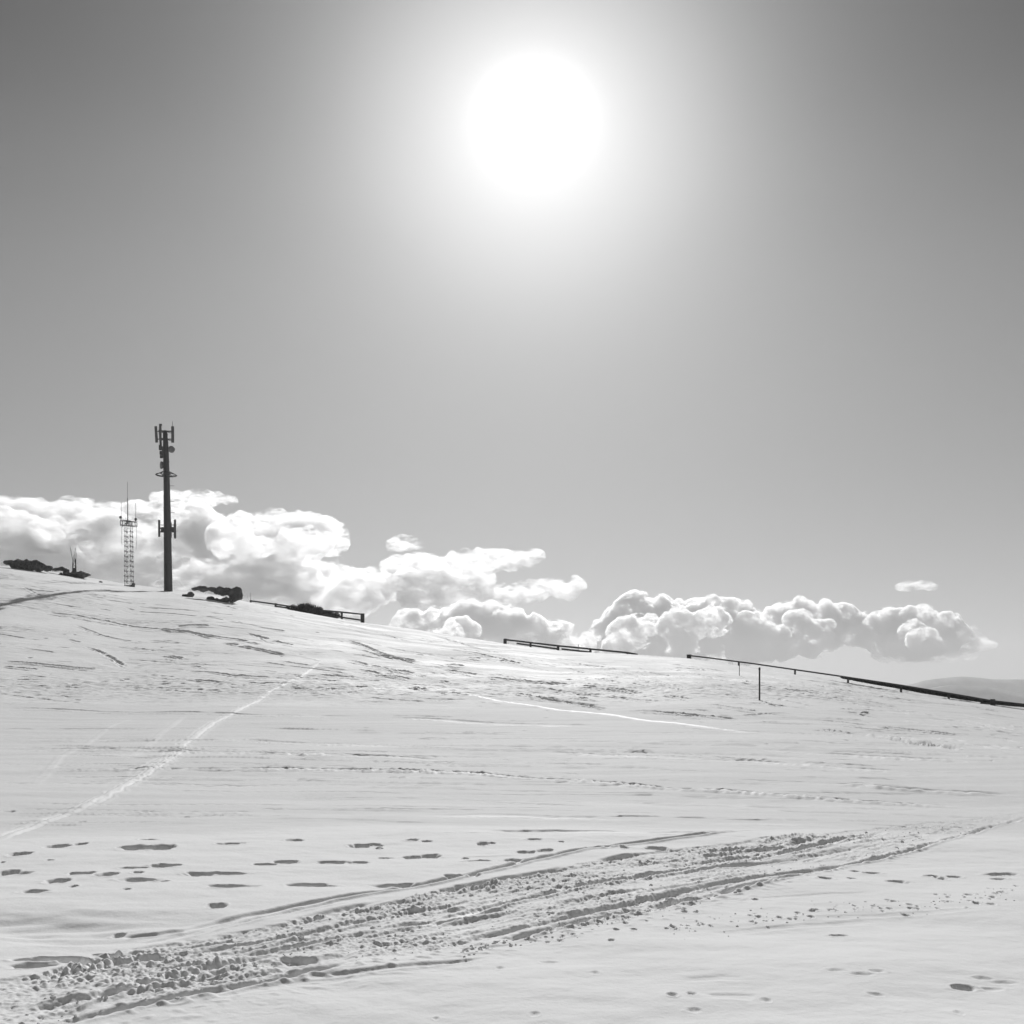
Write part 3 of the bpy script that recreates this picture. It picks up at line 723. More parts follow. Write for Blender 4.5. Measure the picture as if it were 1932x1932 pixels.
# ------------------------------------------------------------------ telecom tower
def cell_tower():
    base = at_px(317.5, 199, -.4)
    t = empty('telecom_tower', base)
    tag(t, 'tall dark monopole tower carrying panel antennas and dishes on the snowy ridge', 'tower')
    s = .01828                       # metres per notes pixel
    lean = lambda h: -.012*h
    def P(cx, cy, y=0.0):            # notes pixel -> local metres
        return Vector(((cx-637)*s, y, (1780-cy)*s+.4))
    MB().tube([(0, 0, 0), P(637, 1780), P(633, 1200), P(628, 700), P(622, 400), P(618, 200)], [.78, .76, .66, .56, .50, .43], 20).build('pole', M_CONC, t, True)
    # flange collars on the pole
    for cy, r in ((640, .60), (1190, .74), (960, .66), (1500, .73)):
        MB().tube([P(628+(cy-640)*.01, cy+5), P(628+(cy-640)*.01, cy-5)], r, 20).build('flange', M_STEEL, t, True)
    def panel(cx, y0, y1, w, y, d=.22, tilt=0.0):
        b = MB(); b.bar(P(cx+tilt, y1, y), P(cx-tilt, y0, y), w, d, up=(0, 1, 0))
        p = b.build('panel_antenna', M_PANEL, t)
        q = MB(); q.tube([P(cx+tilt, y1-8, y+.3), P(cx-tilt, y0+6, y+.3)], .055, 8)
        for yy in (y0+.2*(y1-y0), y0+.8*(y1-y0)): q.bar(P(cx, yy, y), P(cx, yy, y+.32), .08)
        q.build('mounting_pipe', M_STEEL, p)
    # top ring of panels
    panel(537, 163, 322, .46, -.5, tilt=4); panel(555, 180, 338, .40, .7, tilt=5)
    panel(590, 150, 300, .42, -1.2); panel(697, 163, 322, .50, -.4); panel(668, 190, 290, .10, 1.1)
    a = MB()
    for cy in (208, 284):
        a.bar(P(545, cy, -.2), P(697, cy, -.1), .16).bar(P(590, cy, -1.0), P(622, cy, 0), .14).bar(P(552, cy, .8), P(618, cy, .0), .12).bar(P(618, cy, 0), P(668, cy, 1.2), .12)
    a.bar(P(616, 202, 0), P(690, 205, -.1), .34, .10)
    a.build('mounting_arm', M_STEEL, t)
    MB().tube([P(688, 215, 0), P(688, 160, 0), P(688, 105, 0)], [.06, .05, .035], 6).build('lightning_rod', M_STEEL, t)
    MB().tube([P(590, 160, -.9), P(590, 146, -.9)], .22, 10).build('beacon_lamp', M_DARK, t)
    # radio boxes on the left flank
    for cy0, cy1, cx, w in ((345, 395, 574, .50), (405, 440, 580, .46), (446, 474, 582, .42), (360, 470, 603, .5), (505, 515, 655, .2)):
        b = MB(); b.bar(P(cx, cy1, -.35), P(cx, cy0, -.35), w, .4, up=(0, 1, 0)); b.bar(P(cx, (cy0+cy1)/2, -.3), P(618, (cy0+cy1)/2, 0), .12)
        b.build('radio_unit', M_DARK, t)
    # dishes: drum, rim and cover
    def dish(cx, cy, R, y, yaw, depth=.5):
        c = P(cx, cy, y); d = Vector((math.sin(yaw), -math.cos(yaw), 0))
        b = MB(); b.tube([c-d*depth*.9, c-d*depth*.55, c-d*.1, c+d*.12, c+d*.12], [R*.3, R*.75, R, R, R*.97], 24)
        o = b.build('dish_antenna', M_PANEL, t, True)
        f = MB(); f.tube([c+d*.12, c+d*.16, c+d*.20], [R*1.0, R*.97, R*.3], 24); f.build('dish_cover', M_DISH, o, True)
        k = MB(); k.bar(c-d*depth*.9, P(628, cy, 0), .16); k.build('dish_bracket', M_STEEL, o)
    dish(683, 388, .60, -.35, .35)
    dish(584, 542, .66, -.3, -1.0)
    b = MB(); b.bar(P(700, 372, -.2), P(711, 395, -.2), .12).bar(P(655, 384, 0), P(708, 376, -.1), .12)
    b.build('dish_strut', M_STEEL, t)
    # work platform: ring with sloping brackets
    n = 12; pts = []; b = MB()
    for k in range(n):
        an = 2*math.pi*k/n+.2
        pts.append(Vector((P(624, 640).x+1.85*math.cos(an), 1.75*math.sin(an), P(624, 636).z)))
    for k in range(n): b.bar(pts[k], pts[(k+1) % n], .12, .12)
    b.build('platform_ring', M_STEEL, t)
    for k in range(0, n, 2):
        q = MB(); p = pts[k]; inn = Vector((P(624, 600).x+.5*math.cos(2*math.pi*k/n+.2), .5*math.sin(2*math.pi*k/n+.2), P(624, 600).z))
        low = Vector((inn.x, inn.y, P(624, 648).z))
        q.bar(inn, p, .13).bar(low, p, .13)
        q.build('platform_bracket', M_STEEL, t)
    # climbing pegs and cable run
    for k in range(24):
        cy = 700+k*22; x = 655+(cy-700)*.012
        if k in (2, 9, 14): MB().bar(P(x, cy, -.1), P(x+46, cy, -.15), .07).build('side_rod', M_STEEL, t)
    for dx in (-.25, -.1, .1):
        c = MB(); c.tube([P(637, 1775, -.80)+Vector((dx, 0, 0)), P(633, 1200, -.70)+Vector((dx, 0, 0)), P(628, 640, -.60)+Vector((dx, 0, 0)), P(620, 330, -.52)+Vector((dx*.7, 0, 0))], .045, 6)
        c.build('feeder_cable', M_DARK, t)
    for k in range(40): MB().bar(P(650-k*.55, 1700-k*27, -.62), P(664-k*.6, 1700-k*27, -.55), .05).build('climbing_peg', M_STEEL, t)
    # lower ring of panels
    panel(553, 1080, 1245, .36, -.1); panel(711, 1078, 1262, .38, -.2); panel(689, 1110, 1230, .12, .5, d=.12); panel(637, 1090, 1240, .4, 1.5)
    a = MB()
    for cy in (1128, 1160, 1196): a.bar(P(560, cy, 0), P(705, cy, 0), .12 if cy == 1128 else .22)
    a.bar(P(637, 1160, 0), P(637, 1160, 1.5), .18)
    for cx in (582, 680): a.bar(P(cx, 1200, 0), P(cx, 1150, 0), .5, .3, up=(0, 1, 0))
    a.build('mounting_arm', M_STEEL, t)
    t.rotation_euler = (0, -.006, 0)
cell_tower()

def lattice_mast():
    base = at_px(243.5, 204, -.15)
    t = empty('lattice_mast', base)
    tag(t, 'slim lattice radio mast with a crossbar of whip antennas, left of the monopole tower', 'radio mast')
    s = .0185
    def P(cx, cy, y=0.0): return Vector(((cx-247)*s, y, (1722-cy)*s+.15))
    H0, H1 = 1722, 1135
    cr = [(-1, -1), (1, -1), (1, 1), (-1, 1)]
    def c(k, cy):
        w = (.58 if True else 0)*(1-.12*(H0-cy)/(H0-H1))
        q = P(247-(H0-cy)*.006, cy); return q+Vector((cr[k][0]*w, cr[k][1]*w, 0))
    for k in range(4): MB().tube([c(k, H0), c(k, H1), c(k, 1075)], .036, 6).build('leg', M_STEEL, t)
    for i in range(12):
        y0 = H0-i*49; y1 = y0-49
        b = MB()
        for k in range(4):
            b.bar(c(k, y0), c((k+1) % 4, y0), .045)
            b.bar(c(k, y0), c((k+1) % 4, y1), .03) if i % 2 else b.bar(c((k+1) % 4, y0), c(k, y1), .03)
            b.bar(c(k, y0)+Vector((0, 0, -.12)), c(k, y0)+Vector((0, 0, .14)), .17)
        b.build('bracing', M_STEEL, t)
    MB().bar(P(246, 1730), P(246, 1716), 1.25, 1.25).build('base_plinth', M_DARK, t)
    f = MB()
    for y in (-.5, .5):
        f.bar(P(170, 1072, y), P(318, 1090, y), .10).bar(P(170, 1118, y), P(318, 1132, y), .10)
        for cx in (172, 232, 262, 316): f.bar(P(cx, 1070+(cx-170)*.12, y), P(cx, 1130, y), .10)
    for cx in (172, 316): f.bar(P(cx, 1080, -.5), P(cx, 1080, .5), .08).bar(P(cx, 1122, -.5), P(cx, 1122, .5), .08)
    f.build('crossbar_frame', M_STEEL, t)
    g = MB(); g.bar(P(222, 1080, -.5), P(275, 1086, -.5), .26, .2); g.bar(P(220, 1110, -.5), P(236, 1112, -.5), .3, .2); g.build('antenna_clamp', M_DARK, t)
    for cx, y0, y1, w in ((232, 1110, 850, .09), (232, 850, 690, .035), (170, 1075, 890, .045), (313, 1085, 905, .045), (208, 1075, 870, .02), (244, 1080, 890, .02)):
        MB().tube([P(cx, y0), P(cx-.5, (y0+y1)/2), P(cx-1, y1)], [w, w*.9, w*.8], 6).build('whip_antenna', M_STEEL, t)
    for cx, y1, bow in ((176, 1320, -4), (317, 1360, 5)):
        MB().tube([P(cx, 1120), P(cx+bow*.5, 1180), P(cx+bow, 1260), P(cx, y1)], .025, 5).build('drop_wire', M_STEEL, t)
    for cx, cy in ((163, 1042), (313, 1060)):
        MB().tube([P(cx, cy+14), P(cx, cy+9), P(cx, cy), P(cx, cy-9), P(cx, cy-13)], [.08, .2, .24, .2, .05], 12).build('warning_lamp', M_DARK, t, True)
lattice_mast()

def aerial_cluster():
    base = at_px(139, 206, -.2)
    t = empty('aerial_stand', base)
    tag(t, 'small dark stand with splayed whip aerials beside the leftmost rocks', 'aerial')
    m = 206/K*.1872/.1872
    def P(px, py, y=0.0): return Vector(((px-139)*190/K, y, (1083-py)*190/K+.2))
    MB().tube([P(139, 1087), P(139, 1079), P(140, 1074), P(141, 1066)], [1.05, .85, .45, .22], 7).build('base', M_DARK, t)
    MB().bar(P(137, 1075), P(137.5, 1055), .16).bar(P(143, 1075), P(142.5, 1049), .2).bar(P(137, 1062), P(143, 1062), .09).bar(P(137, 1068), P(143, 1066), .09).build('stem', M_DARK, t)
    for a, b, w in (((139, 1060), (132, 1025), .04), ((141, 1055), (142, 1028), .045), ((138, 1056), (139.5, 1040), .03), ((143, 1055), (144.5, 1036), .03)):
        MB().tube([P(*a), P(*b)], [w*1.6, w], 6).build('whip_antenna', M_DARK, t)
aerial_cluster()

# ------------------------------------------------------------------ rocks along the crest
def rock(label, ells, dr=0.0, seed=0, group=None, voxel=.16, amp=.28):
    """ellipses in survey pixels: (column, row, half width, half height)"""
    cx = sum(e[0] for e in ells)/len(ells)
    r = min(crest(cx)+dr, unproj_z(cx, max(e[1]+e[3]*.6 for e in ells)))
    ph = math.atan((cx-966)/K); Y0 = r*math.cos(ph); X0 = r*math.sin(ph)
    z0 = ground_z(X0, Y0)
    bl = []
    for px, py, hw, hh in ells:
        x = (px-966)/K*Y0; z = CAM_Z+(HOR-py)/K*Y0
        bl.append(((x-X0, 0, z-z0), (hw/K*Y0, max(hw/K*Y0*.7, .5), hh/K*Y0)))
    me_ = blob_mesh('rock', bl, voxel, amp*1.5, 1.5, 4, 2, seed)
    me_.polygons.foreach_set('use_smooth', [False]*len(me_.polygons))
    o = link('rock', me_, M_ROCK, None, (X0, Y0, z0))
    tag(o, label, 'rock', group)
    return o
G = 'dark rocks breaking through the snow on the crest'
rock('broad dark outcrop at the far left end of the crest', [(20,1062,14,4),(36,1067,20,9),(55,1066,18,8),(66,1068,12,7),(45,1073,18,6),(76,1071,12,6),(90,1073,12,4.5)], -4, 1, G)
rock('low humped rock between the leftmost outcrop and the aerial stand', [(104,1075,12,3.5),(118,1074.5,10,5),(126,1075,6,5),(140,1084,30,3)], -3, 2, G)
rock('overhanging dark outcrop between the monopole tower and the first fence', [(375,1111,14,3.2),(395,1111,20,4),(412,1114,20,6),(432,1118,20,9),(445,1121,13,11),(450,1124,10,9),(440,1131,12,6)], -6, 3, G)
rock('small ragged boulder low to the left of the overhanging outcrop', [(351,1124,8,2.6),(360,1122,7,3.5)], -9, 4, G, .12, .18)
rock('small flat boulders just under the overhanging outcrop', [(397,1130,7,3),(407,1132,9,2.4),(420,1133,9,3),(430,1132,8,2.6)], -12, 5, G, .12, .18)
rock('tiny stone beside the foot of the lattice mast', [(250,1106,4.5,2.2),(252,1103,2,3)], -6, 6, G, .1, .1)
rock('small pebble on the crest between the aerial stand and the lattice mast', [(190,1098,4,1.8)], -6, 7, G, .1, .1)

# bush of bare heather half burying the first fence
def bush(label, ells, dr, n, seed, size=.35):
    rnd_ = random.Random(seed)
    cx = sum(e[0] for e in ells)/len(ells); r = crest(cx)+dr; ph = math.atan((cx-966)/K); Y0 = r*math.cos(ph); X0 = r*math.sin(ph); z0 = ground_z(X0, Y0)
    t = empty('bush', (X0, Y0, z0)); tag(t, label, 'bush')
    bl = []
    for px, py, hw, hh in ells: bl.append((((px-966)/K*Y0-X0, 0, CAM_Z+(HOR-py)/K*Y0-z0), (hw/K*Y0*.85, .9, hh/K*Y0*.8)))
    link('crown', blob_mesh('crown', bl, .2, .3, .9, 3, 2, seed), M_SCRUB, t)
    bm = bmesh.new()
    for k in range(n):
        c, ra = bl[rnd_.randrange(len(bl))]
        d = Vector((rnd_.gauss(0, 1), rnd_.gauss(0, 1), rnd_.gauss(0, 1))).normalized()
        p = Vector((c[0]+d.x*ra[0], c[1]+d.y*ra[1], c[2]+d.z*ra[2]))
        q = p+Vector((d.x*.5+rnd_.gauss(0, .3), d.y*.4, abs(d.z)*.6+rnd_.uniform(0, .25)))*size*2
        w = Vector((rnd_.gauss(0, 1), rnd_.gauss(0, 1), rnd_.gauss(0, 1)))*.07
        v = [bm.verts.new(x) for x in (p-w, p+w, q+w*.6, q-w*.6)]
        bm.faces.new(v)
    me_ = bpy.data.meshes.new('twigs'); bm.to_mesh(me_); bm.free()
    link('twigs', me_, M_SCRUB, t)
bush('ragged dark bush growing through the rails of the upper left fence', [(552,1152,8,7),(562,1152,10,6),(573,1149,12,8),(583,1149,12,9),(592,1152,14,8),(606,1157,12,6),(620,1160,12,5),(632,1163,9,5),(590,1158,40,4)], -1.5, 900, 5)

# ------------------------------------------------------------------ fences
def fence(label, top, low, posts, dr, rail=.26, railx=.3):
    """top/low: rail points (column, row); posts: (column, row of head, row of foot, width)"""
    def W(px, py, off=0.0):
        r = crest(px)+dr+off; ph = math.atan((px-966)/K)
        y = r*math.cos(ph); return Vector((r*math.sin(ph), y, CAM_Z+(HOR-py)/K*y))
    o0 = W(posts[0][0], posts[0][2]); o0.z = ground_z(o0.x, o0.y)
    t = empty('fence', o0); tag(t, label, 'fence')
    for pts, nm in ((top, 'top_rail'), (low, 'bottom_rail')):
        for pp in (pts or []):
            b = MB(); w = [W(*p)-o0 for p in pp]
            for p, q in zip(w[:-1], w[1:]):
                b.bar(p, q, railx*.5, rail)
            b.build(nm, M_WOOD, t)
    for px, y0, y1, w in posts:
        p = W(px, y0, .25)-o0; q = W(px, y1, .25)-o0
        q.z = min(q.z, ground_z(q.x+o0.x, q.y+o0.y)-o0.z-.4)
        MB().bar(q, p, w, w*.9, up=(0, 1, 0)).build('post', M_WOOD, t)
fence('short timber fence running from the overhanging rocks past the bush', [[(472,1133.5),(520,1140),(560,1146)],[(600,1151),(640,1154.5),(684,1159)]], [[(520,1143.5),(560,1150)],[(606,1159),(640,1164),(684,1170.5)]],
      [(473,1132.5,1140,.3),(520,1138,1148,.35),(560,1145,1154,.3),(606,1151,1166,.3),(645,1155,1172,.3),(684,1157.5,1174,.62)], -2.5, .26)
fence('middle timber fence sinking into the snow at its right end', [[(951,1206.5),(1001,1212.5),(1053,1218.5),(1114,1224.5),(1184,1231.5),(1203,1235)]], [[(975,1214),(1001,1217.5),(1053,1224.5)],[(1060,1224.5),(1114,1230.5)]],
      [(953,1205,1214,.5),(1001,1213,1222,.3),(1053,1218,1231,.36),(1114,1224,1233,.32),(1184,1231,1240,.28)], -2.5, .25)
fence('long low fence rail following the crest down to the right edge', [[(1298,1236.5),(1340,1241.5),(1420,1252),(1500,1263.5),(1580,1275),(1640,1284),(1700,1293),(1760,1303),(1830,1315),(1870,1322),(1932,1329),(2010,1336)]], [[(1850,1326),(1900,1330),(1960,1334)]],
      [(1300,1235,1246,.55),(1394,1249,1262,.22),(1500,1263,1276,.2),(1600,1278,1292,.2),(1700,1293,1306,.2),(1790,1308,1322,.2),(1873,1319,1334,.42),(1960,1332,1342,.3)], -3, .17)

# dark heather showing under the right fence rail
rnd = random.Random(11)
bm = bmesh.new()
def W3(px, py, off=0.0):
    r = crest(px)-2.0+off; ph = math.atan((px-966)/K); y = r*math.cos(ph); return Vector((r*math.sin(ph), y, CAM_Z+(HOR-py)/K*y))
pr = np.array([(1590,1277,1279),(1640,1285,1288.5),(1690,1292.5,1297),(1740,1301,1306.5),(1780,1307,1313),(1820,1314,1319.5),(1860,1320.5,1325),(1900,1325,1330.5),(1932,1329,1333),(2010,1337,1341)], float)
px = 1590.0
while px < 2010:
    a, b = np.interp(px, pr[:, 0], pr[:, 1]), np.interp(px, pr[:, 0], pr[:, 2])
    for k in range(4):
        p = W3(px+rnd.uniform(-.5, .5), b+rnd.uniform(-.3, 1.4), rnd.uniform(-.4, .6)); q = W3(px+rnd.uniform(-2.2, 2.2), a+rnd.uniform(-.8, .6), rnd.uniform(-.4, .6))
        w = Vector((rnd.uniform(.1, .28), rnd.uniform(-.12, .12), 0))
        m_ = (p+q)/2+w*rnd.uniform(-.8, .8)
        v = [bm.verts.new(x) for x in (p-w*.6, p+w*.6, m_+w, q+w*.4, q-w*.4, m_-w)]
        bm.faces.new(v)
    px += .55
me_ = bpy.data.meshes.new('heather'); bm.to_mesh(me_); bm.free()
o = link('heather', me_, M_SCRUB); tag(o, kind='stuff')

# ------------------------------------------------------------------ marker poles
def marker(label, px, y_top, y_base, r, w, mat_=None, lean=0.0, band=False):
    b = at_px(px, r); top_z = CAM_Z+(HOR-y_top)/K*b.y - b.z
    t = empty('marker_pole', b); tag(t, label, 'pole')
    m = MB(); m.tube([(0, 0, -.4), (lean*.5, 0, top_z*.5), (lean, 0, top_z)], [w*.5, w*.48, w*.44], 10); m.build('shaft', mat_ or M_POLE, t, True)
    c = MB(); c.tube([(lean, 0, top_z-.16), (lean, 0, top_z), (lean, 0, top_z+.03)], [w*.58, w*.58, w*.3], 10); c.build('cap', M_DARK, t, True)
    return t
rp = unproj_z(1433, 1321)
marker('thick dark marker pole standing on the right of the slope below the fence', 1433, 1260, 1321, rp, .12)
rq = unproj_z(1395, 1275)
marker('thin faint pole behind the thick marker pole and just below the long rail', 1395, 1251, 1275, rq, .07, M_PANEL)
marker('thin stake rising behind the middle fence', 1091, 1216, 1232, crest(1091)-1, .08)
marker('thin stick standing at the top end of the short upper left fence', 473, 1119, 1135, crest(473)-1, .06)

# ------------------------------------------------------------------ loose snow clods along the churned tracks
rnd = random.Random(21)
bm = bmesh.new()
tri_ = 0
cl_v = []; cl_f = []
ico = bmesh.new(); bmesh.ops.create_icosphere(ico, subdivisions=1, radius=1.0)
iv = np.array([v.co[:] for v in ico.verts]); fi = np.array([[v.index for v in f.verts] for f in ico.faces]); ico.free()
rng = np.random.default_rng(4)
def clod(x, y, s):
    z = ground_z(x, y)
    v = iv*(1+rng.uniform(-.25, .25, (len(iv), 1)))*np.array([s*rng.uniform(.8, 1.5), s*rng.uniform(.7, 1.3), s*rng.uniform(.5, .9)])
    cl_f.append(fi+len(cl_v)*len(iv)); cl_v.append(v+np.array([x, y, z+s*.1]))
for k in range(550):
    t = rnd.random(); i_a = rnd.uniform(-.47, .47)
    yu_ = float(np.interp(i_a, up[:, 0]/up[:, 1], up[:, 1])); yl_ = float(np.interp(i_a, lo[:, 0]/lo[:, 1], lo[:, 1]))
    f_ = rnd.random()**.8
    y = yl_+(yu_-yl_)*(1-f_) + rnd.gauss(0, .06)
    if y > 15 and rnd.random() < .6: continue
    clod(i_a*y, y, min(.022, rnd.uniform(.004, .009)*rnd.choice((1, 1, 1, 1.5, 2.4))))
for k in range(110):
    (px, py), = c3((1900*rnd.random(), 0)); u = (px-1257.6)/.3491; (px, py), = c3((u, 735-172*u/1900+rnd.gauss(0, 22)))
    x, y, _r = unproj(px, py); clod(x, y, rnd.uniform(.003, .009))
for k in range(200):
    u = rnd.uniform(500, 1900); (px, py), = c2((u, 900-(u-500)*.22+abs(rnd.gauss(0, 30)))); x, y, _r = unproj(px, py); clod(x, y, rnd.uniform(.004, .012))
me_ = bpy.data.meshes.new('snow_clods'); V = np.concatenate(cl_v); Fc = np.concatenate(cl_f)
me_.from_pydata(V.tolist(), [], Fc.tolist())
M_CLOD = mat('clod_snow', .82, .85, spec=.1, bump=.3, bscale=60)
o = link('snow_clods', me_, M_CLOD); tag(o, kind='stuff')

# ------------------------------------------------------------------ far hills
def hills(pts, D, depth, seed):
    xs = np.linspace(1450, 3000, 260); ys = np.interp(xs, [p[0] for p in pts], [p[1] for p in pts])
    ys = ys-1.4*fbm(xs/60, xs*0+seed, 4, seed)
    n = 14; vv = []; ff = []
    for x, y in zip(xs, ys):
        X0 = (x-966)/K*D; Z0 = CAM_Z+(HOR-y)/K*D
        for j in range(n):
            t = j/(n-1); dy = (t-.5)*depth
            hgt = (Z0+270)*math.exp(-((t-.5)*3.2)**2)-270
            vv.append((X0+dy*.15, D+dy, hgt+ (0 if .45 < t < .55 else 14*float(perlin(np.array(X0/300), np.array(dy/200), seed)))))
    for i in range(len(xs)-1):
        for j in range(n-1): ff.append((i*n+j, (i+1)*n+j, (i+1)*n+j+1, i*n+j+1))
    me_ = bpy.data.meshes.new('far_hills'); me_.from_pydata(vv, [], ff); me_.polygons.foreach_set('use_smooth', [True]*len(ff))
    o = link('far_hills', me_, M_HILL); tag(o, kind='structure')
hills([(1450,1340),(1690,1335),(1720,1300),(1745,1298),(1760,1296),(1800,1290),(1850,1292),(1900,1302),(1932,1310),(2100,1316),(2400,1300),(3000,1325)], 4300, 900, 3)
hills([(1450,1340),(1650,1318),(1700,1294),(1745,1282),(1790,1276),(1820,1275),(1870,1279),(1932,1280),(2050,1290),(2300,1275),(3000,1310)], 5800, 1100, 8)

# ------------------------------------------------------------------ haze between here and the hills
bm = bmesh.new()
hz = bmesh.ops.create_cube(bm, size=1.0)
for v in bm.verts: v.co = Vector((v.co.x*14400, v.co.y*14400, -310 if v.co.z < 0 else 420))
me_ = bpy.data.meshes.new('haze'); bm.to_mesh(me_); bm.free()
M_HAZE = bpy.data.materials.new('haze'); M_HAZE.use_nodes = True
hn = M_HAZE.node_tree; hn.nodes.clear()
ho = hn.nodes.new('ShaderNodeOutputMaterial'); hv = hn.nodes.new('ShaderNodeVolumePrincipled')
hv.inputs['Color'].default_value = (.85, .85, .85, 1); hv.inputs['Density'].default_value = 1.1e-4; hv.inputs['Anisotropy'].default_value = .3
hn.links.new(hv.outputs[0], ho.inputs['Volume'])
o = link('haze', me_, M_HAZE); tag(o, kind='stuff')

# ------------------------------------------------------------------ clouds: closed bodies of water mist, lit from behind by the sun
def cloud_mat(name, dens, lo_=.40, hi_=.56, size=420.0, g=.55, step=.03, flat_=1.5):
    m = bpy.data.materials.new(name); m.use_nodes = True; nt = m.node_tree; nt.nodes.clear()
    o_ = nt.nodes.new('ShaderNodeOutputMaterial'); v_ = nt.nodes.new('ShaderNodeVolumeScatter')
    v_.inputs['Color'].default_value = (.955, .955, .955, 1); v_.inputs['Density'].default_value = dens; v_.inputs['Anisotropy'].default_value = g
    tc_ = nt.nodes.new('ShaderNodeTexCoord'); mp_ = nt.nodes.new('ShaderNodeMapping'); mp_.inputs['Scale'].default_value = (1/size, 1/size, flat_/size)
    nz_ = nt.nodes.new('ShaderNodeTexNoise'); nz_.inputs['Scale'].default_value = 1.0; nz_.inputs['Detail'].default_value = 5.0; nz_.inputs['Roughness'].default_value = .72
    mr_ = nt.nodes.new('ShaderNodeMapRange'); mr_.inputs['From Min'].default_value = lo_; mr_.inputs['From Max'].default_value = hi_
    mr_.inputs['To Min'].default_value = 0.0; mr_.inputs['To Max'].default_value = dens
    nt.links.new(tc_.outputs['Object'], mp_.inputs['Vector']); nt.links.new(mp_.outputs[0], nz_.inputs['Vector'])
    nt.links.new(nz_.outputs['Fac'], mr_.inputs['Value']); nt.links.new(mr_.outputs[0], v_.inputs['Density'])
    nt.links.new(v_.outputs[0], o_.inputs['Volume'])
    m.cycles.volume_step_rate = step
    return m
M_CL1 = cloud_mat('cloud_dense', .042, .465, .55, 230)
M_CL2 = cloud_mat('cloud_soft', .015, .46, .62, 620, flat_=2.4)
M_CL3 = cloud_mat('cloud_thin', .014, .47, .66, 320, flat_=2.4)
def cloud(label, ells, D, mt, voxel=26, amp=95, scale=520, flat=.9, kids=9, seed=0, octv=5, front=0, fs=(.3, .6)):
    """ellipses in survey pixels (column, row, half width, half height) at D metres, grown with smaller billows"""
    rn = random.Random(seed); M = D/K
    bl = []
    cx = sum(e[0] for e in ells)/len(ells)
    X0 = (cx-966)*M
    full = [(e, 0.0) for e in ells]
    for k in range(front):                        # lower heaps on the near side, their tops catching the sun
        e = rn.choice(ells); off = -(e[2]*M*.6+rn.uniform(300, 1500))
        full.append(((e[0]+rn.uniform(-.8, .8)*e[2], e[1]+rn.uniform(-.15, .75)*e[3], e[2]*rn.uniform(*fs), e[3]*rn.uniform(.22, .5)), off))
    for (px, py, hw, hh), off in full:
        Mo = M*(D+off)/D
        c = ((px-966)*Mo-X0, off+rn.uniform(-.2, .2)*hw*M, CAM_Z+(HOR-py)*Mo)
        ra = (hw*Mo*.92, max(hw*Mo*flat, hh*Mo), hh*Mo*.84)
        bl.append((c, ra))
        for k in range(kids):
            an = rn.uniform(-.15, math.pi+.15); q = rn.uniform(.22, .5)
            s_ = min(ra[0], ra[2]*1.3)*q
            yy = rn.uniform(-.7, .7); rad = math.sqrt(max(0, 1-yy*yy))
            cc = (c[0]+ra[0]*.82*rad*math.cos(an), c[1]+ra[1]*yy, c[2]+ra[2]*.70*rad*math.sin(an))
            bl.append((cc, (s_*1.15, s_*1.15, s_)))
            for k2 in range(4):
                a2 = rn.uniform(-.6, math.pi+.6); s2 = s_*rn.uniform(.3, .5); y2 = rn.uniform(-.8, .8); r2_ = math.sqrt(1-y2*y2)
                bl.append(((cc[0]+s_*r2_*math.cos(a2), cc[1]+s_*y2, cc[2]+s_*.95*r2_*math.sin(a2)), (s2, s2, s2)))
    me_ = blob_mesh('cloud', bl, voxel, amp, scale, octv, 2, seed, billow=True)
    o = link('cloud', me_, mt, None, (X0, D, 0))
    tag(o, label, 'cloud', 'clouds low over the ridge')
    return o
cloud('long bank of cloud along the left edge reaching past the towers', [(-40,985,130,38),(60,985,110,36),(150,1000,110,38),(250,1000,110,42),(340,1005,90,40),(-20,1060,150,36),(120,1075,130,30),(250,1065,100,30)], 13500, M_CL2, 34, 90, 600, front=26, seed=1)
cloud('thin cloud streak sticking out behind the monopole tower', [(330,943,60,8),(390,944,50,8),(425,945,28,5)], 13000, M_CL3, 26, 40, 300, seed=2)
cloud('rounded grey based cloud right of the monopole tower', [(430,1010,90,32),(500,1015,100,38),(560,1015,80,40),(600,1014,44,28),(628,1030,26,18),(480,1040,110,18)], 13200, M_CL2, 32, 80, 460, front=10, seed=3)
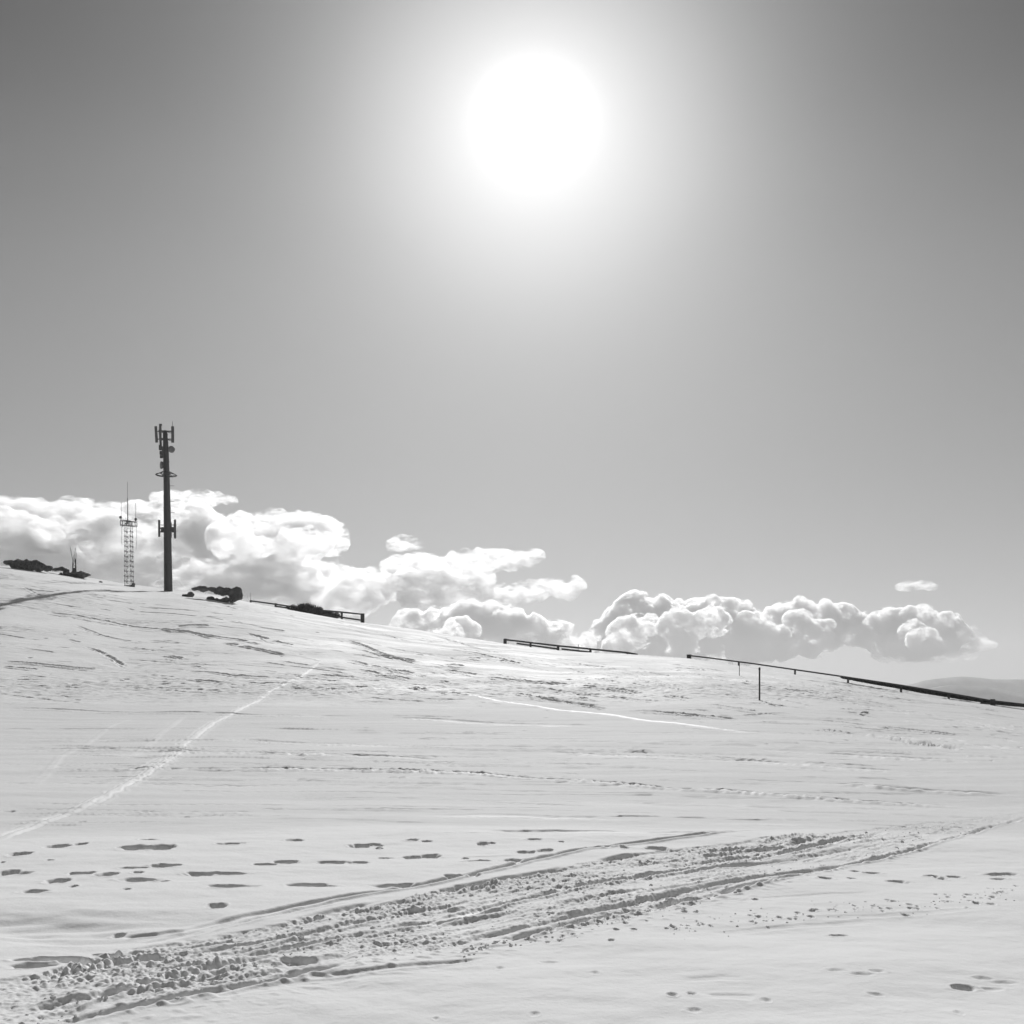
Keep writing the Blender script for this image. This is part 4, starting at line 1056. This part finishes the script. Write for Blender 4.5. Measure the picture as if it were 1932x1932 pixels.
cloud('broad low cloud behind the first fence', [(420,1090,110,32),(520,1090,110,38),(610,1105,90,36),(690,1108,62,28),(745,1098,60,20),(620,1130,90,26)], 14200, M_CL2, 34, 90, 520, front=24, seed=4)
cloud('flat white cloud arm tapering to the right below the small lone puff', [(800,1075,80,20),(870,1065,80,18),(940,1060,60,14),(985,1050,40,10),(850,1090,90,12)], 14000, M_CL3, 24, 60, 420, front=6, seed=5)
cloud('small lone puff above the gap in the clouds', [(745,1027,20,6),(766,1024,22,8),(788,1028,12,5)], 12000, M_CL3, 24, 40, 260, seed=6)
cloud('curling white cloud wisp over the middle fence', [(800,1130,50,14),(860,1128,50,14),(930,1122,44,14),(1000,1118,44,14),(1060,1112,36,13),(1085,1105,18,14)], 13600, M_CL3, 24, 60, 320, seed=7)
cloud('grey domed cumulus behind the middle of the crest', [(790,1185,50,22),(850,1190,60,34),(920,1185,56,40),(975,1195,46,34),(1030,1205,46,24),(1075,1215,34,16)], 10600, M_CL1, 20, 70, 330, front=14, seed=8)
cloud('largest cumulus heap standing over the gap between two fences', [(1150,1205,34,40),(1200,1185,56,50),(1260,1190,62,56),(1330,1185,56,54),(1390,1195,50,46),(1250,1225,120,24),(1140,1225,50,18),(1430,1215,50,30)], 12600, M_CL1, 20, 75, 340, front=22, seed=9)
cloud('middle cumulus of the right hand row with a bright lower shelf', [(1470,1170,40,26),(1510,1165,50,30),(1570,1175,50,32),(1620,1190,36,28),(1460,1215,60,24),(1530,1210,60,24)], 13400, M_CL1, 20, 65, 300, front=14, seed=10)
cloud('last round cumulus of the right hand row', [(1660,1195,34,30),(1710,1185,46,32),(1760,1190,44,30),(1795,1200,26,22),(1720,1215,80,16)], 13000, M_CL1, 20, 65, 300, front=7, seed=31)
cloud('faint torn cloud shreds at the right end of the row', [(1815,1190,30,7),(1850,1215,34,9),(1790,1235,60,8),(1700,1238,60,7)], 12800, M_CL3, 24, 40, 220, seed=12)
cloud('tiny flat cloud alone at the upper right', [(1712,1107,22,6),(1738,1105,24,6),(1757,1108,12,4)], 12400, M_CL3, 24, 30, 200, seed=13)
